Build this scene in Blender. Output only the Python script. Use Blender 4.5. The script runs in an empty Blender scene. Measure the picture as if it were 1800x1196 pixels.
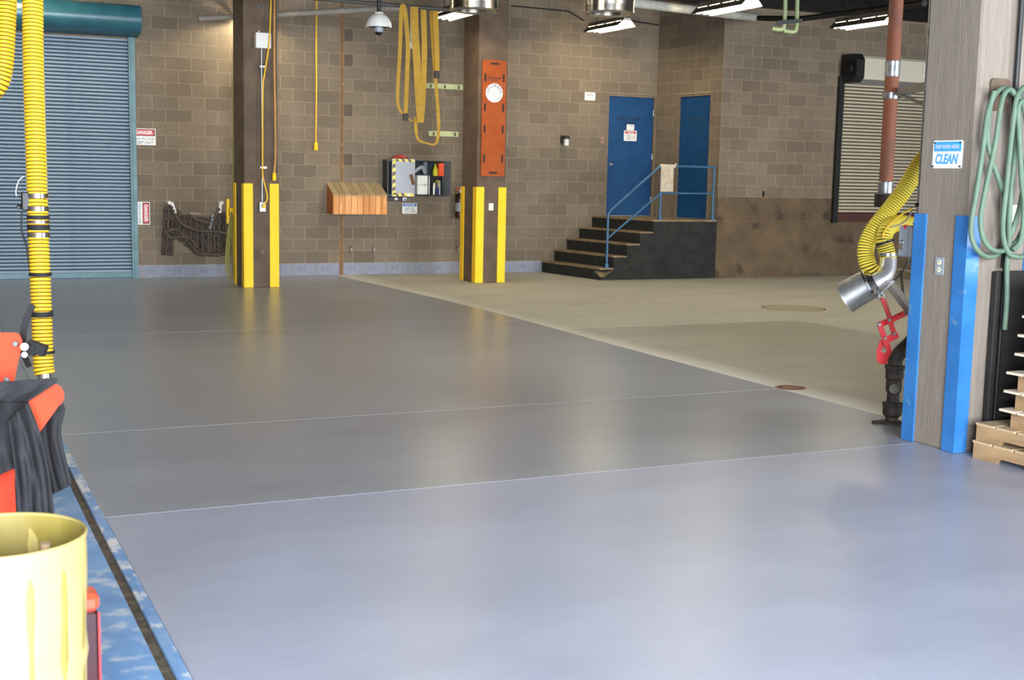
import bpy, math, random
from mathutils import Vector, Matrix, noise
random.seed(7)
R = math.radians
sc = bpy.context.scene
C = sc.collection

# ------------------------------------------------------------------ camera
F, PITCH, YAW, ROLL, CAMH = 2229.57, 0.12934, -0.44066, 0.02032, 1.7285

def ray(px, py):
    u, v = (px-900)/F, (py-598)/F
    c, s = math.cos(ROLL), math.sin(ROLL)
    u, v = c*u+s*v, -s*u+c*v
    x, yy, zz = u, 1.0, -v
    c, s = math.cos(PITCH), math.sin(PITCH)
    y, z = c*yy+s*zz, -s*yy+c*zz
    c, s = math.cos(YAW), math.sin(YAW)
    return Vector((c*x-s*y, s*x+c*y, z))
EYE = Vector((0, 0, CAMH))
def onY(px, py, Y): r = ray(px, py); return EYE + r*(Y/r.y)
def onX(px, py, X): r = ray(px, py); return EYE + r*(X/r.x)
def onZ(px, py, Z): r = ray(px, py); return EYE + r*((Z-CAMH)/r.z)
def at(px, py, d): return EYE + ray(px, py)*d
def onP(px, py, p0, n): r = ray(px, py); return EYE + r*((p0-EYE).dot(n)/r.dot(n))

cd = bpy.data.cameras.new('camera'); cam = bpy.data.objects.new('camera', cd); C.objects.link(cam)
cd.sensor_width = 36; cd.lens = 36*F/1800; cd.clip_start = .05; cd.clip_end = 200
fw = ray(900, 598).normalized(); rt = (ray(1900, 598)-ray(900, 598)).normalized(); up = rt.cross(fw)
m3 = Matrix((rt, up, -fw)).transposed()
cam.matrix_world = Matrix.Translation(EYE) @ m3.to_4x4()
cd.dof.use_dof = True; cd.dof.focus_distance = 10.5; cd.dof.aperture_fstop = 5.0
sc.camera = cam

# ------------------------------------------------------------------ world, daylight, exposure
w = bpy.data.worlds.new('sky'); sc.world = w; w.use_nodes = True
bg = w.node_tree.nodes['Background']; bg.inputs[0].default_value = (.62, .78, 1, 1); bg.inputs[1].default_value = 1.0
def area(name, loc, rot, sx, sy, power, color, spread=180):
    l = bpy.data.lights.new(name, 'AREA'); l.shape = 'RECTANGLE'; l.size = sx; l.size_y = sy
    l.energy = power; l.color = color; l.spread = R(spread)
    o = bpy.data.objects.new(name, l); C.objects.link(o); o.location = loc; o.rotation_euler = rot
    return o
# open vehicle bays in the wall behind the camera
area('daylight_through_bay_door', (.2, -4.15, 2.1), (R(90), 0, 0), 7.6, 4.1, 4500, (.85, .925, 1.0))
area('daylight_through_second_bay_door', (14.6, -4.15, 2.1), (R(90), 0, 0), 6.4, 4.1, 2300, (.85, .925, 1.0))
vs = sc.view_settings
vs.view_transform = 'Standard'; vs.look = 'None'; vs.exposure = 0.0; vs.gamma = 1; vs.use_curve_mapping = False

# ------------------------------------------------------------------ materials
def lin(c):
    return tuple(((v/255)/12.92 if v/255 <= .04045 else ((v/255+.055)/1.055)**2.4) for v in c)
MATS = {}
def pm(name, c1, c2=None, rough=.6, metal=0., scale=6., bump=0., bscale=60., c3=None, stretch=None, spec=.5, rvar=.0, thr=(.35, .65), c3t=(.62, .7), coat=0, island=False):
    """Principled material with noise-driven tint, optional wear patches (c3), fine relief and roughness variation."""
    if name in MATS: return MATS[name]
    m = bpy.data.materials.new(name); m.use_nodes = True; nt = m.node_tree; N = nt.nodes; L = nt.links
    b = N['Principled BSDF']; b.inputs['Roughness'].default_value = rough; b.inputs['Metallic'].default_value = metal
    b.inputs['Specular IOR Level'].default_value = spec
    if coat: b.inputs['Coat Weight'].default_value = coat
    tc = N.new('ShaderNodeTexCoord'); mp = N.new('ShaderNodeMapping'); L.new(tc.outputs['Object'], mp.inputs[0])
    if stretch: mp.inputs['Scale'].default_value = stretch
    nz = N.new('ShaderNodeTexNoise'); nz.inputs['Scale'].default_value = scale; nz.inputs['Detail'].default_value = 7
    L.new(mp.outputs[0], nz.inputs['Vector'])
    rp = N.new('ShaderNodeValToRGB'); rp.color_ramp.elements[0].position = thr[0]; rp.color_ramp.elements[1].position = thr[1]
    rp.color_ramp.elements[0].color = (*lin(c1), 1); rp.color_ramp.elements[1].color = (*lin(c2 or c1), 1)
    L.new(nz.outputs[0], rp.inputs[0]); out = rp.outputs[0]
    if c3:
        n2 = N.new('ShaderNodeTexNoise'); n2.inputs['Scale'].default_value = scale*1.7; n2.inputs['Detail'].default_value = 9
        ad = N.new('ShaderNodeVectorMath'); ad.operation = 'ADD'; ad.inputs[1].default_value = (7.3, 3.1, 5.7)
        L.new(mp.outputs[0], ad.inputs[0]); L.new(ad.outputs[0], n2.inputs['Vector'])
        r2 = N.new('ShaderNodeValToRGB'); r2.color_ramp.elements[0].position = c3t[0]; r2.color_ramp.elements[1].position = c3t[1]
        L.new(n2.outputs[0], r2.inputs[0])
        mx = N.new('ShaderNodeMixRGB'); L.new(r2.outputs[0], mx.inputs[0]); L.new(out, mx.inputs[1]); mx.inputs[2].default_value = (*lin(c3), 1)
        out = mx.outputs[0]
    L.new(out, b.inputs['Base Color'])
    if rvar:
        mr = N.new('ShaderNodeMapRange'); mr.inputs[3].default_value = max(.02, rough-rvar); mr.inputs[4].default_value = min(1, rough+rvar)
        L.new(nz.outputs[0], mr.inputs[0]); L.new(mr.outputs[0], b.inputs['Roughness'])
    if bump:
        n3 = N.new('ShaderNodeTexNoise'); n3.inputs['Scale'].default_value = bscale; n3.inputs['Detail'].default_value = 4
        L.new(mp.outputs[0], n3.inputs['Vector'])
        bp = N.new('ShaderNodeBump'); bp.inputs['Strength'].default_value = bump; bp.inputs['Distance'].default_value = .01
        L.new(n3.outputs[0], bp.inputs['Height']); L.new(bp.outputs[0], b.inputs['Normal'])
    MATS[name] = m; return m

def block_mat(name, dark, mid, light, bump=.5):
    m = bpy.data.materials.new(name); m.use_nodes = True; nt = m.node_tree; N = nt.nodes; L = nt.links
    b = N['Principled BSDF']; b.inputs['Roughness'].default_value = .92; b.inputs['Specular IOR Level'].default_value = .2
    oi = N.new('ShaderNodeObjectInfo'); at_ = N.new('ShaderNodeAttribute'); at_.attribute_name = 'tone'
    ad = N.new('ShaderNodeMath'); ad.operation = 'ADD'; L.new(oi.outputs['Random'], ad.inputs[0]); L.new(at_.outputs['Fac'], ad.inputs[1])
    fr = N.new('ShaderNodeMath'); fr.operation = 'FRACT'; L.new(ad.outputs[0], fr.inputs[0])
    rp = N.new('ShaderNodeValToRGB'); e = rp.color_ramp.elements; e[0].color = (*lin(dark), 1); e[1].color = (*lin(light), 1)
    k = e.new(.45); k.color = (*lin(mid), 1); L.new(fr.outputs[0], rp.inputs[0])
    geo = N.new('ShaderNodeNewGeometry')
    nz = N.new('ShaderNodeTexNoise'); nz.inputs['Scale'].default_value = 1.1; nz.inputs['Detail'].default_value = 6; L.new(geo.outputs['Position'], nz.inputs['Vector'])
    n2 = N.new('ShaderNodeTexNoise'); n2.inputs['Scale'].default_value = 55; n2.inputs['Detail'].default_value = 5; L.new(geo.outputs['Position'], n2.inputs['Vector'])
    sm = N.new('ShaderNodeMath'); sm.operation = 'ADD'; L.new(nz.outputs[0], sm.inputs[0]); L.new(n2.outputs[0], sm.inputs[1])
    mr = N.new('ShaderNodeMapRange'); mr.inputs[1].default_value = .6; mr.inputs[2].default_value = 1.4; mr.inputs[3].default_value = .72; mr.inputs[4].default_value = 1.25
    L.new(sm.outputs[0], mr.inputs[0])
    mx = N.new('ShaderNodeMixRGB'); mx.blend_type = 'MULTIPLY'; mx.inputs[0].default_value = 1
    L.new(rp.outputs[0], mx.inputs[1]); L.new(mr.outputs[0], mx.inputs[2]); L.new(mx.outputs[0], b.inputs['Base Color'])
    bp = N.new('ShaderNodeBump'); bp.inputs['Strength'].default_value = bump; bp.inputs['Distance'].default_value = .006
    L.new(n2.outputs[0], bp.inputs['Height']); L.new(bp.outputs[0], b.inputs['Normal'])
    MATS[name] = m; return m
def emit_mat(name, c, s):
    m = bpy.data.materials.new(name); m.use_nodes = True; b = m.node_tree.nodes['Principled BSDF']
    b.inputs['Base Color'].default_value = (.9, .9, .9, 1); b.inputs['Emission Color'].default_value = (*c, 1); b.inputs['Emission Strength'].default_value = s
    MATS[name] = m; return m
def glass_mat(name, c, rough=.02):
    m = bpy.data.materials.new(name); m.use_nodes = True; b = m.node_tree.nodes['Principled BSDF']
    b.inputs['Base Color'].default_value = (*c, 1); b.inputs['Transmission Weight'].default_value = 1; b.inputs['Roughness'].default_value = rough
    MATS[name] = m; return m

M_block = block_mat('concrete_block', (112, 99, 85), (119, 106, 91), (126, 112, 96))
M_blockdark = pm('dark_concrete_block', (84, 72, 62), (98, 84, 72), rough=.95, scale=30, bump=.4)
M_blockpaint = pm('grey_painted_block', (124, 127, 140), (140, 143, 156), rough=.7, scale=14, bump=.9, bscale=26, c3=(106, 108, 116))
M_mortar = pm('mortar', (160, 142, 114), (142, 126, 102), rough=.95, scale=20, bump=.2)
M_seal = pm('rusty_joint_sealant', (132, 96, 58), (104, 84, 62), rough=.9, scale=9, c3=(170, 130, 96))
M_plinth = pm('stained_brown_concrete', (106, 88, 66), (84, 68, 52), rough=.9, scale=2.2, bump=.25, c3=(58, 48, 38), c3t=(.56, .74))
M_dark = pm('dark_void', (16, 15, 14), rough=.9)
M_ceil = pm('dark_ceiling', (34, 31, 28), (26, 24, 22), rough=.95)  # even near-black base colour for the whole ceiling deck
M_steel_dk = pm('dark_steel', (40, 38, 36), (30, 28, 27), rough=.55, metal=.6)
M_black = pm('black_plastic', (20, 20, 21), (28, 28, 29), rough=.5)
M_rubber = pm('black_rubber', (24, 24, 25), rough=.75)
M_white = pm('white_enamel', (225, 222, 214), (212, 208, 198), rough=.45)
M_gal = pm('galvanised_steel', (178, 180, 182), (150, 152, 155), rough=.38, metal=.85, scale=25)
M_chrome = pm('polished_steel', (232, 232, 235), rough=.16, metal=1)
M_duct = pm('stainless_duct', (205, 200, 190), (190, 184, 174), rough=.2, metal=1, scale=3, stretch=(1, 1, .1))
M_yellow = pm('yellow_paint', (248, 202, 32), (244, 194, 24), rough=.5, spec=.25, scale=5)
M_blue = pm('blue_guard_paint', (54, 118, 182), (46, 106, 168), rough=.36, scale=5, c3=(96, 132, 162), c3t=(.66, .72))
M_pilbrown = pm('brown_pillar_concrete', (100, 81, 64), (82, 66, 52), rough=.8, scale=4, bump=.2, c3=(128, 112, 98), c3t=(.68, .78))
M_pilgrey = pm('board_formed_concrete', (138, 126, 114), (118, 107, 97), rough=.88, scale=7, stretch=(9, 9, .5), bump=.4, bscale=20, thr=(.25, .75), c3=(118, 108, 98), c3t=(.58, .78))
M_paintfloor = None
M_bluedoor = pm('blue_door_paint', (18, 68, 114), (15, 60, 102), rough=.5, spec=.25, scale=4)
M_tealguide = pm('teal_paint', (84, 122, 128), (70, 104, 112), rough=.4, scale=6)
M_hood = pm('teal_hood_paint', (44, 92, 104), (38, 80, 92), rough=.28, scale=4)
M_curtain = pm('blue_grey_shutter', (146, 162, 175), (134, 153, 168), rough=.45, scale=1.2, c3=(92, 124, 150), c3t=(.6, .8))
M_tan = pm('tan_shutter', (196, 184, 160), (184, 172, 148), rough=.45, scale=2)
M_seam = pm('shutter_seam_shade', (58, 72, 82), rough=.8)  # shadow gap between slats, painted as a darker colour on the groove faces
M_seamt = pm('tan_seam_shade', (70, 62, 50), rough=.8)  # same painted gap shadow for the tan slats
M_tanhood = pm('tan_hood', (206, 196, 176), rough=.45)
M_stair = pm('charcoal_stair_paint', (50, 50, 48), (41, 41, 40), rough=.85, spec=.15, scale=6, c3=(84, 82, 74), c3t=(.66, .76))
M_tread = pm('worn_concrete_tread', (150, 128, 92), (118, 100, 74), rough=.85, scale=7, bump=.2)
M_rail = pm('blue_rail_paint', (52, 98, 134), (44, 86, 118), rough=.45, scale=8)
M_cedar = [pm('cedar_%d' % i, a, b_, rough=.55, scale=9, stretch=(1.5, 1.5, .18), bump=.15, c3=(235, 176, 110), c3t=(.6, .68)) for i, (a, b_) in enumerate([((226, 160, 92), (208, 136, 68)), ((214, 146, 78), (198, 126, 60)), ((232, 170, 104), (214, 146, 80))])]
M_cedarside = pm('cedar_side', (150, 84, 36), (136, 74, 30), rough=.55, scale=9, stretch=(1, 1, .3))
M_weather = [pm('weathered_wood_%d' % i, a, b_, rough=.8, scale=9, stretch=(1.5, .25, 1.5)) for i, (a, b_) in enumerate([((172, 150, 112), (154, 132, 98)), ((160, 138, 102), (146, 124, 92))])]
M_orange = pm('orange_board', (160, 76, 28), (146, 66, 21), rough=.6, spec=.2, scale=5, c3=(164, 94, 50), c3t=(.72, .8))
M_hole = pm('dark_slot', (52, 34, 22), rough=.8)
M_print = pm('black_print', (22, 22, 22), rough=.6)
M_printg = pm('grey_print', (92, 92, 96), rough=.6)
M_red = pm('sign_red', (200, 52, 62), rough=.5)
M_signwhite = pm('sign_white', (238, 236, 230), (228, 226, 220), rough=.5, scale=10)
M_signblue = pm('sign_blue', (70, 160, 228), rough=.45)
M_ntcblue = pm('notice_blue', (38, 92, 176), rough=.5)
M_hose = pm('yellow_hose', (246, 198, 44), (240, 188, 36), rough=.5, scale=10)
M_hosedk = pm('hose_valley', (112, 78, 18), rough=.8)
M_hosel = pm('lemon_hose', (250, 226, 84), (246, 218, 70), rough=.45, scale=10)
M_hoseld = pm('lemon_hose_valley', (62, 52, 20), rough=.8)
M_strap = pm('yellow_webbing', (172, 131, 18), (158, 118, 16), rough=.7, scale=12)
M_rope = pm('straw_rope', (160, 152, 84), (140, 132, 70), rough=.8, scale=30)
M_cord = pm('yellow_cord', (226, 176, 34), rough=.55)
M_cordbr = pm('tan_cord', (190, 138, 76), (170, 120, 62), rough=.6)
M_chainrust = pm('rusty_chain', (92, 79, 68), (70, 60, 53), rough=.75, metal=.2, scale=14, c3=(112, 86, 64))
M_rust = pm('rusty_pipe', (154, 92, 66), (134, 80, 58), rough=.7, scale=3, stretch=(1, 1, .5), c3=(114, 80, 66), c3t=(.56, .72), bump=.1)
M_tape = pm('silver_tape', (200, 202, 206), (170, 172, 176), rough=.3, metal=.7, scale=30)
M_iron = pm('cast_iron', (62, 54, 48), (46, 40, 36), rough=.65, metal=.3, scale=12, c3=(92, 68, 50))
M_nozzle = pm('dull_zinc', (160, 160, 160), (126, 126, 128), rough=.42, metal=.8, scale=7, c3=(190, 190, 190))
M_greybox = pm('grey_box_enamel', (150, 156, 164), (138, 144, 152), rough=.4)
M_redmetal = pm('red_tool_paint', (206, 40, 46), (178, 30, 36), rough=.4, scale=8)
M_cart = pm('orange_red_enamel', (238, 78, 50), (228, 66, 42), rough=.3, scale=3)
M_cloth = pm('black_cloth', (44, 43, 47), (36, 35, 38), rough=.9, scale=12, bump=.1, bscale=200)
M_drum = pm('yellow_liner', (172, 152, 90), (180, 162, 106), rough=.45, scale=2, bump=.25, bscale=9)
M_wood = [pm('pallet_wood_%d' % i, a, b_, rough=.8, scale=7, stretch=(2, .4, 2), bump=.1) for i, (a, b_) in enumerate([((200, 174, 138), (178, 150, 114)), ((178, 146, 108), (150, 120, 86)), ((224, 208, 186), (204, 186, 162))])]
M_ghose = pm('green_hose', (90, 113, 93), (80, 102, 84), rough=.6, scale=10, c3=(106, 108, 94))
M_greenboard = pm('pale_green_wood', (196, 200, 150), (180, 186, 136), rough=.6, scale=8)
M_greenpipe = pm('pale_green_pipe', (168, 180, 134), (150, 162, 116), rough=.5, scale=6, c3=(176, 132, 44), c3t=(.66, .7))
M_greypipe = pm('grey_painted_pipe', (168, 160, 150), (150, 142, 132), rough=.6, scale=6)
M_pvc = pm('white_pipe', (200, 198, 190), (186, 184, 176), rough=.5)
M_manhole = pm('manhole_iron', (172, 162, 142), (158, 148, 128), rough=.7, scale=9)
M_drainrust = pm('drain_rust', (160, 112, 84), (132, 92, 68), rough=.8, scale=12)
M_tube = emit_mat('fluorescent_tube', (1.0, .88, .61), 92)
M_refl = pm('white_reflector', (235, 232, 222), rough=.4)
M_fixture = pm('dusty_fixture', (92, 84, 74), (76, 70, 62), rough=.6)
M_glass = glass_mat('frosted_glass', (.9, .9, .88), .3)
M_smoke = glass_mat('smoked_dome', (.25, .25, .27))
M_bulb = pm('opal_jar', (214, 212, 202), rough=.3)

# ------------------------------------------------------------------ helpers
def wm(o):
    m = o.matrix_basis.copy(); p = o.parent
    while p: m = p.matrix_basis @ m; p = p.parent
    return m
def tag(o, label=None, cat=None, group=None, kind=None):
    if label: o['label'] = label
    if cat: o['category'] = cat
    if group: o['group'] = group
    if kind: o['kind'] = kind
    return o
def empty(name, loc, rz=0, label=None, cat=None, group=None, kind=None):
    o = bpy.data.objects.new(name, None); C.objects.link(o); o.empty_display_size = .1
    o.location = loc; o.rotation_euler = (0, 0, rz)
    return tag(o, label, cat, group, kind)
def link(name, me, parent=None):
    o = bpy.data.objects.new(name, me); C.objects.link(o); o.parent = parent; return o
def copy_tree(o, parent=None):
    c = o.copy(); C.objects.link(c); c.parent = parent
    for ch in list(o.children): copy_tree(ch, c)
    return c
def frame_path(pts, closed=False):
    n = len(pts); T = []
    for i in range(n):
        a = pts[(i-1) % n] if (closed or i > 0) else pts[0]
        b = pts[(i+1) % n] if (closed or i < n-1) else pts[-1]
        t = (b-a); T.append(t.normalized() if t.length > 1e-9 else Vector((0, 0, 1)))
    u = T[0].cross(Vector((0, 0, 1)))
    if u.length < 1e-3: u = T[0].cross(Vector((1, 0, 0)))
    u.normalize(); U = [u]
    for i in range(1, n):
        u = U[-1] - T[i]*U[-1].dot(T[i])
        if u.length < 1e-6: u = T[i].orthogonal()
        U.append(u.normalized())
    return T, U
def spline(pts, n=12, closed=False):
    pts = [Vector(p) for p in pts]; out = []; N_ = len(pts)
    rng = N_ if closed else N_-1
    for i in range(rng):
        p1, p2 = pts[i], pts[(i+1) % N_]
        p0 = pts[i-1] if (closed or i > 0) else p1*2-p2
        p3 = pts[(i+2) % N_] if (closed or i < N_-2) else p2*2-p1
        for k in range(n):
            t = k/n
            out.append(.5*((2*p1)+(p2-p0)*t+(2*p0-5*p1+4*p2-p3)*t*t+(3*p1-p0-3*p2+p3)*t**3))
    if not closed: out.append(pts[-1])
    return out
def resample(pts, step):
    out = [pts[0].copy()]; acc = 0
    for a, b in zip(pts, pts[1:]):
        d = (b-a).length; s = 0
        while d-s+acc >= step:
            s += step-acc; acc = 0; out.append(a.lerp(b, s/d))
        acc += d-s
    if (out[-1]-pts[-1]).length > step*.2: out.append(pts[-1].copy())
    return out

class MB:
    def __init__(s): s.v = []; s.f = []; s.mi = []; s.sm = []
    def add(s, vs, fs, mi=0, smooth=False):
        o = len(s.v); s.v += [Vector(v) for v in vs]
        for f in fs: s.f.append(tuple(i+o for i in f)); s.mi.append(mi); s.sm.append(smooth)
        return s
    def box(s, a, b, mi=0):
        (x0, y0, z0), (x1, y1, z1) = a, b
        x0, x1 = min(x0, x1), max(x0, x1); y0, y1 = min(y0, y1), max(y0, y1); z0, z1 = min(z0, z1), max(z0, z1)
        return s.add([(x0,y0,z0),(x1,y0,z0),(x1,y1,z0),(x0,y1,z0),(x0,y0,z1),(x1,y0,z1),(x1,y1,z1),(x0,y1,z1)],
                     [(0,3,2,1),(4,5,6,7),(0,1,5,4),(1,2,6,5),(2,3,7,6),(3,0,4,7)], mi)
    def cbox(s, a, b, c=.01, mi=0):
        """box with chamfered edges"""
        (x0, y0, z0), (x1, y1, z1) = a, b
        x0, x1 = min(x0, x1), max(x0, x1); y0, y1 = min(y0, y1), max(y0, y1); z0, z1 = min(z0, z1), max(z0, z1)
        def ringz(z, i): return [(x0+c*(i>0 or 0)+0, 0, 0)]
        vs = []
        for (z, ins) in ((z0, c), (z0+c, 0), (z1-c, 0), (z1, c)):
            k = ins
            vs += [(x0+k, y0+c+ (0 if k else 0), z), (x0+c, y0+k, z), (x1-c, y0+k, z), (x1-k, y0+c, z), (x1-k, y1-c, z), (x1-c, y1-k, z), (x0+c, y1-k, z), (x0+k, y1-c, z)]
        fs = [tuple(reversed(range(8))), tuple(range(24, 32))]
        for r in range(3):
            for i in range(8):
                j = (i+1) % 8; fs.append((r*8+i, r*8+j, r*8+8+j, r*8+8+i))
        return s.add(vs, fs, mi)
    def prism(s, poly, axis, a, b, mi=0):
        """extrude 2D polygon (counter-clockwise) along axis 'x','y' or 'z' from a to b"""
        def P(u, v, t): return {'x': (t, u, v), 'y': (u, t, v), 'z': (u, v, t)}[axis]
        n = len(poly); vs = [P(u, v, a) for u, v in poly]+[P(u, v, b) for u, v in poly]
        fs = [tuple(range(n)), tuple(range(2*n-1, n-1, -1))]+[(i, n+i, n+(i+1) % n, (i+1) % n) for i in range(n)]
        return s.add(vs, fs, mi)
    def bar(s, a, b, w, h, upv=(0, 0, 1), mi=0):
        a, b = Vector(a), Vector(b); t = (b-a).normalized(); u = Vector(upv); u = (u-t*u.dot(t)).normalized(); r = t.cross(u)
        vs = []
        for p in (a, b):
            for sx, sy in ((-1,-1),(1,-1),(1,1),(-1,1)): vs.append(p+r*(sx*w/2)+u*(sy*h/2))
        return s.add(vs, [(0,3,2,1),(4,5,6,7),(0,1,5,4),(1,2,6,5),(2,3,7,6),(3,0,4,7)], mi)
    def tube(s, pts, r, seg=12, closed=False, mi=0, caps=True, flat=None):
        pts = [Vector(p) for p in pts]; n = len(pts); T, U = frame_path(pts, closed)
        rr = r if callable(r) else (lambda i: r)
        vs = []
        for i in range(n):
            w_ = T[i].cross(U[i]); ri = rr(i)
            for k in range(seg):
                a = 2*math.pi*k/seg; vs.append(pts[i]+U[i]*(math.cos(a)*ri)+w_*(math.sin(a)*ri*(flat or 1)))
        fs = []
        for i in range(n if closed else n-1):
            j = (i+1) % n
            for k in range(seg):
                l = (k+1) % seg; fs.append((i*seg+k, i*seg+l, j*seg+l, j*seg+k))
        s.add(vs, fs, mi, True)
        if caps and not closed:
            s.add(vs[:seg], [tuple(reversed(range(seg)))], mi); s.add(vs[-seg:], [tuple(range(seg))], mi)
        return s
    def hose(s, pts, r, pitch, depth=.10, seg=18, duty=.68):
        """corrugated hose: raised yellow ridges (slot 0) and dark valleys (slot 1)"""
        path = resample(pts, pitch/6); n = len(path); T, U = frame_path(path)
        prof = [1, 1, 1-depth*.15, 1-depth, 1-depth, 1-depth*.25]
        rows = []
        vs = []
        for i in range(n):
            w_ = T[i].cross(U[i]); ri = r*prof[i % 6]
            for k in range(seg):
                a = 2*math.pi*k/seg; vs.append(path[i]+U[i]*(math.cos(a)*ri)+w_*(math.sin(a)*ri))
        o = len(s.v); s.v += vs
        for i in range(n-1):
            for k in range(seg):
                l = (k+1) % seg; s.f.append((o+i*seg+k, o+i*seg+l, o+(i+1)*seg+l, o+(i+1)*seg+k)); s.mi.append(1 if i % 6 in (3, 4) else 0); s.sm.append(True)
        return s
    def ring(s, c, axis, r0, r1, h, seg=24, mi=0):
        return s.lathe(c, axis, [(r0, 0), (r1, 0), (r1, h), (r0, h), (r0, 0)], seg, mi, smooth=False)
    def lathe(s, c, axis, prof, seg=24, mi=0, smooth=True, arc=2*math.pi):
        """revolve (radius, height) profile about axis through c; split rings so that profile corners stay crisp"""
        c = Vector(c); ax = Vector(axis).normalized(); u = ax.orthogonal().normalized(); v = ax.cross(u)
        for (ra, ha), (rb, hb) in zip(prof, prof[1:]):
            vs = []
            for k in range(seg):
                a = arc*k/seg; d = u*math.cos(a)+v*math.sin(a)
                vs.append(c+d*ra+ax*ha); vs.append(c+d*rb+ax*hb)
            s.add(vs, [(2*k, 2*((k+1) % seg), 2*((k+1) % seg)+1, 2*k+1) for k in range(seg)], mi, smooth)
        return s
    def cyl(s, a, b, r, seg=16, mi=0, r2=None):
        a, b = Vector(a), Vector(b); h = (b-a).length; r2 = r if r2 is None else r2
        return s.lathe(a, b-a, [(0, 0), (r, 0), (r2, h), (0, h)], seg, mi)
    def torus(s, c, axis, R_, r, seg=20, sub=8, mi=0):
        c = Vector(c); ax = Vector(axis).normalized(); u = ax.orthogonal().normalized(); v = ax.cross(u)
        pts = [c+(u*math.cos(2*math.pi*k/seg)+v*math.sin(2*math.pi*k/seg))*R_ for k in range(seg)]
        return s.tube(pts, r, sub, closed=True, mi=mi)
    def link_(s, c, t, n, L_, W_, r, mi=0):
        """one chain link of length L_ along t, lying in the plane of t and n"""
        c, t, n = Vector(c), Vector(t).normalized(), Vector(n).normalized(); pts = []
        for k in range(10):
            a = 2*math.pi*k/10; pts.append(c+t*(math.cos(a)*L_/2)+n*(math.sin(a)*W_/2))
        return s.tube(pts, r, 5, closed=True, mi=mi)
    def ribbon(s, pts, widths, nrm, th=.012, mi=0):
        pts = [Vector(p) for p in pts]; nrm = Vector(nrm).normalized(); n = len(pts); vs = []
        for i in range(n):
            t = (pts[min(i+1, n-1)]-pts[max(i-1, 0)]).normalized(); side = t.cross(nrm).normalized(); h = widths[i]/2
            vs += [pts[i]-side*h-nrm*th/2, pts[i]+side*h-nrm*th/2, pts[i]+side*h+nrm*th/2, pts[i]-side*h+nrm*th/2]
        fs = [(0, 1, 2, 3), (4*n-1, 4*n-2, 4*n-3, 4*n-4)]
        for i in range(n-1):
            for k in range(4): fs.append((4*i+k, 4*i+4+k, 4*i+4+(k+1) % 4, 4*i+(k+1) % 4))
        return s.add(vs, fs, mi)
    def build(s, name, mats, parent=None, local=False, smoothall=None):
        vs = s.v; o = None
        if parent is not None and not local:
            inv = wm(parent).inverted(); vs = [inv @ v for v in vs]
        loc = Vector((0, 0, 0))
        if parent is None and not local:
            xs = [v.x for v in vs]; ys = [v.y for v in vs]; zs = [v.z for v in vs]
            loc = Vector(((min(xs)+max(xs))/2, (min(ys)+max(ys))/2, min(zs))); vs = [v-loc for v in vs]
        me = bpy.data.meshes.new(name); me.from_pydata([tuple(v) for v in vs], [], s.f)
        for m in (mats if isinstance(mats, (list, tuple)) else [mats]): me.materials.append(m)
        me.polygons.foreach_set('material_index', s.mi); me.polygons.foreach_set('use_smooth', s.sm)
        me.update()
        o = link(name, me, parent); o.location = loc
        return o

_txt = {}
def glyphs(body, bold=0.0, shear=0.0):
    k = (body, bold, shear)
    if k not in _txt:
        cu = bpy.data.curves.new('t', 'FONT'); cu.body = body; cu.size = 1; cu.offset = bold; cu.shear = shear; cu.resolution_u = 3; cu.fill_mode = 'BOTH'
        o = bpy.data.objects.new('t', cu); C.objects.link(o); bpy.context.view_layer.update()
        me = bpy.data.meshes.new_from_object(o.evaluated_get(bpy.context.evaluated_depsgraph_get()))
        V = [v.co.copy() for v in me.vertices]; Fc = [tuple(p.vertices) for p in me.polygons]
        bpy.data.objects.remove(o); bpy.data.curves.remove(cu); bpy.data.meshes.remove(me)
        _txt[k] = (V, Fc)
    return _txt[k]
def text(parent, body, cx, cz, wd, ht, mat, y=-.004, bold=.0, shear=0., rot=0., name='lettering'):
    """lettering fitted to a wd x ht box centred at local (cx, cz), on the face that looks to local -Y"""
    V, Fc = glyphs(body, bold, shear)
    xs = [v.x for v in V]; ys = [v.y for v in V]; x0, x1, y0, y1 = min(xs), max(xs), min(ys), max(ys)
    mb = MB(); c, s_ = math.cos(rot), math.sin(rot); vs = []
    for v in V:
        u = ((v.x-x0)/(x1-x0)-.5)*wd; q = ((v.y-y0)/(y1-y0)-.5)*ht
        vs.append((cx+c*u-s_*q, y, cz+s_*u+c*q))
    mb.add(vs, Fc); return mb.build(name, mat, parent, local=True)
def rrect(x0, z0, x1, z1, r=.01, n=3):
    out = []
    for (cx, cz, a0) in ((x1-r, z1-r, 0), (x0+r, z1-r, 90), (x0+r, z0+r, 180), (x1-r, z0+r, 270)):
        for k in range(n+1): a = R(a0+90*k/n); out.append((cx+r*math.cos(a), cz+r*math.sin(a)))
    return out
def plate(parent, name, x0, z0, x1, z1, mat, y0=-.004, y1=0., r=.008, local=True):
    return MB().prism(rrect(x0, z0, x1, z1, r), 'y', y0, y1).build(name, mat, parent, local=local)

def inframe(p, mg=10):
    d = Vector(p)-EYE; z = d.dot(fw)
    if z < .2: return None
    x = 900+F*d.dot(rt)/z; y = 598-F*d.dot(up)/z
    return (x, y) if -mg < x < 1800+mg and -mg < y < 1196+mg else None

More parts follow.
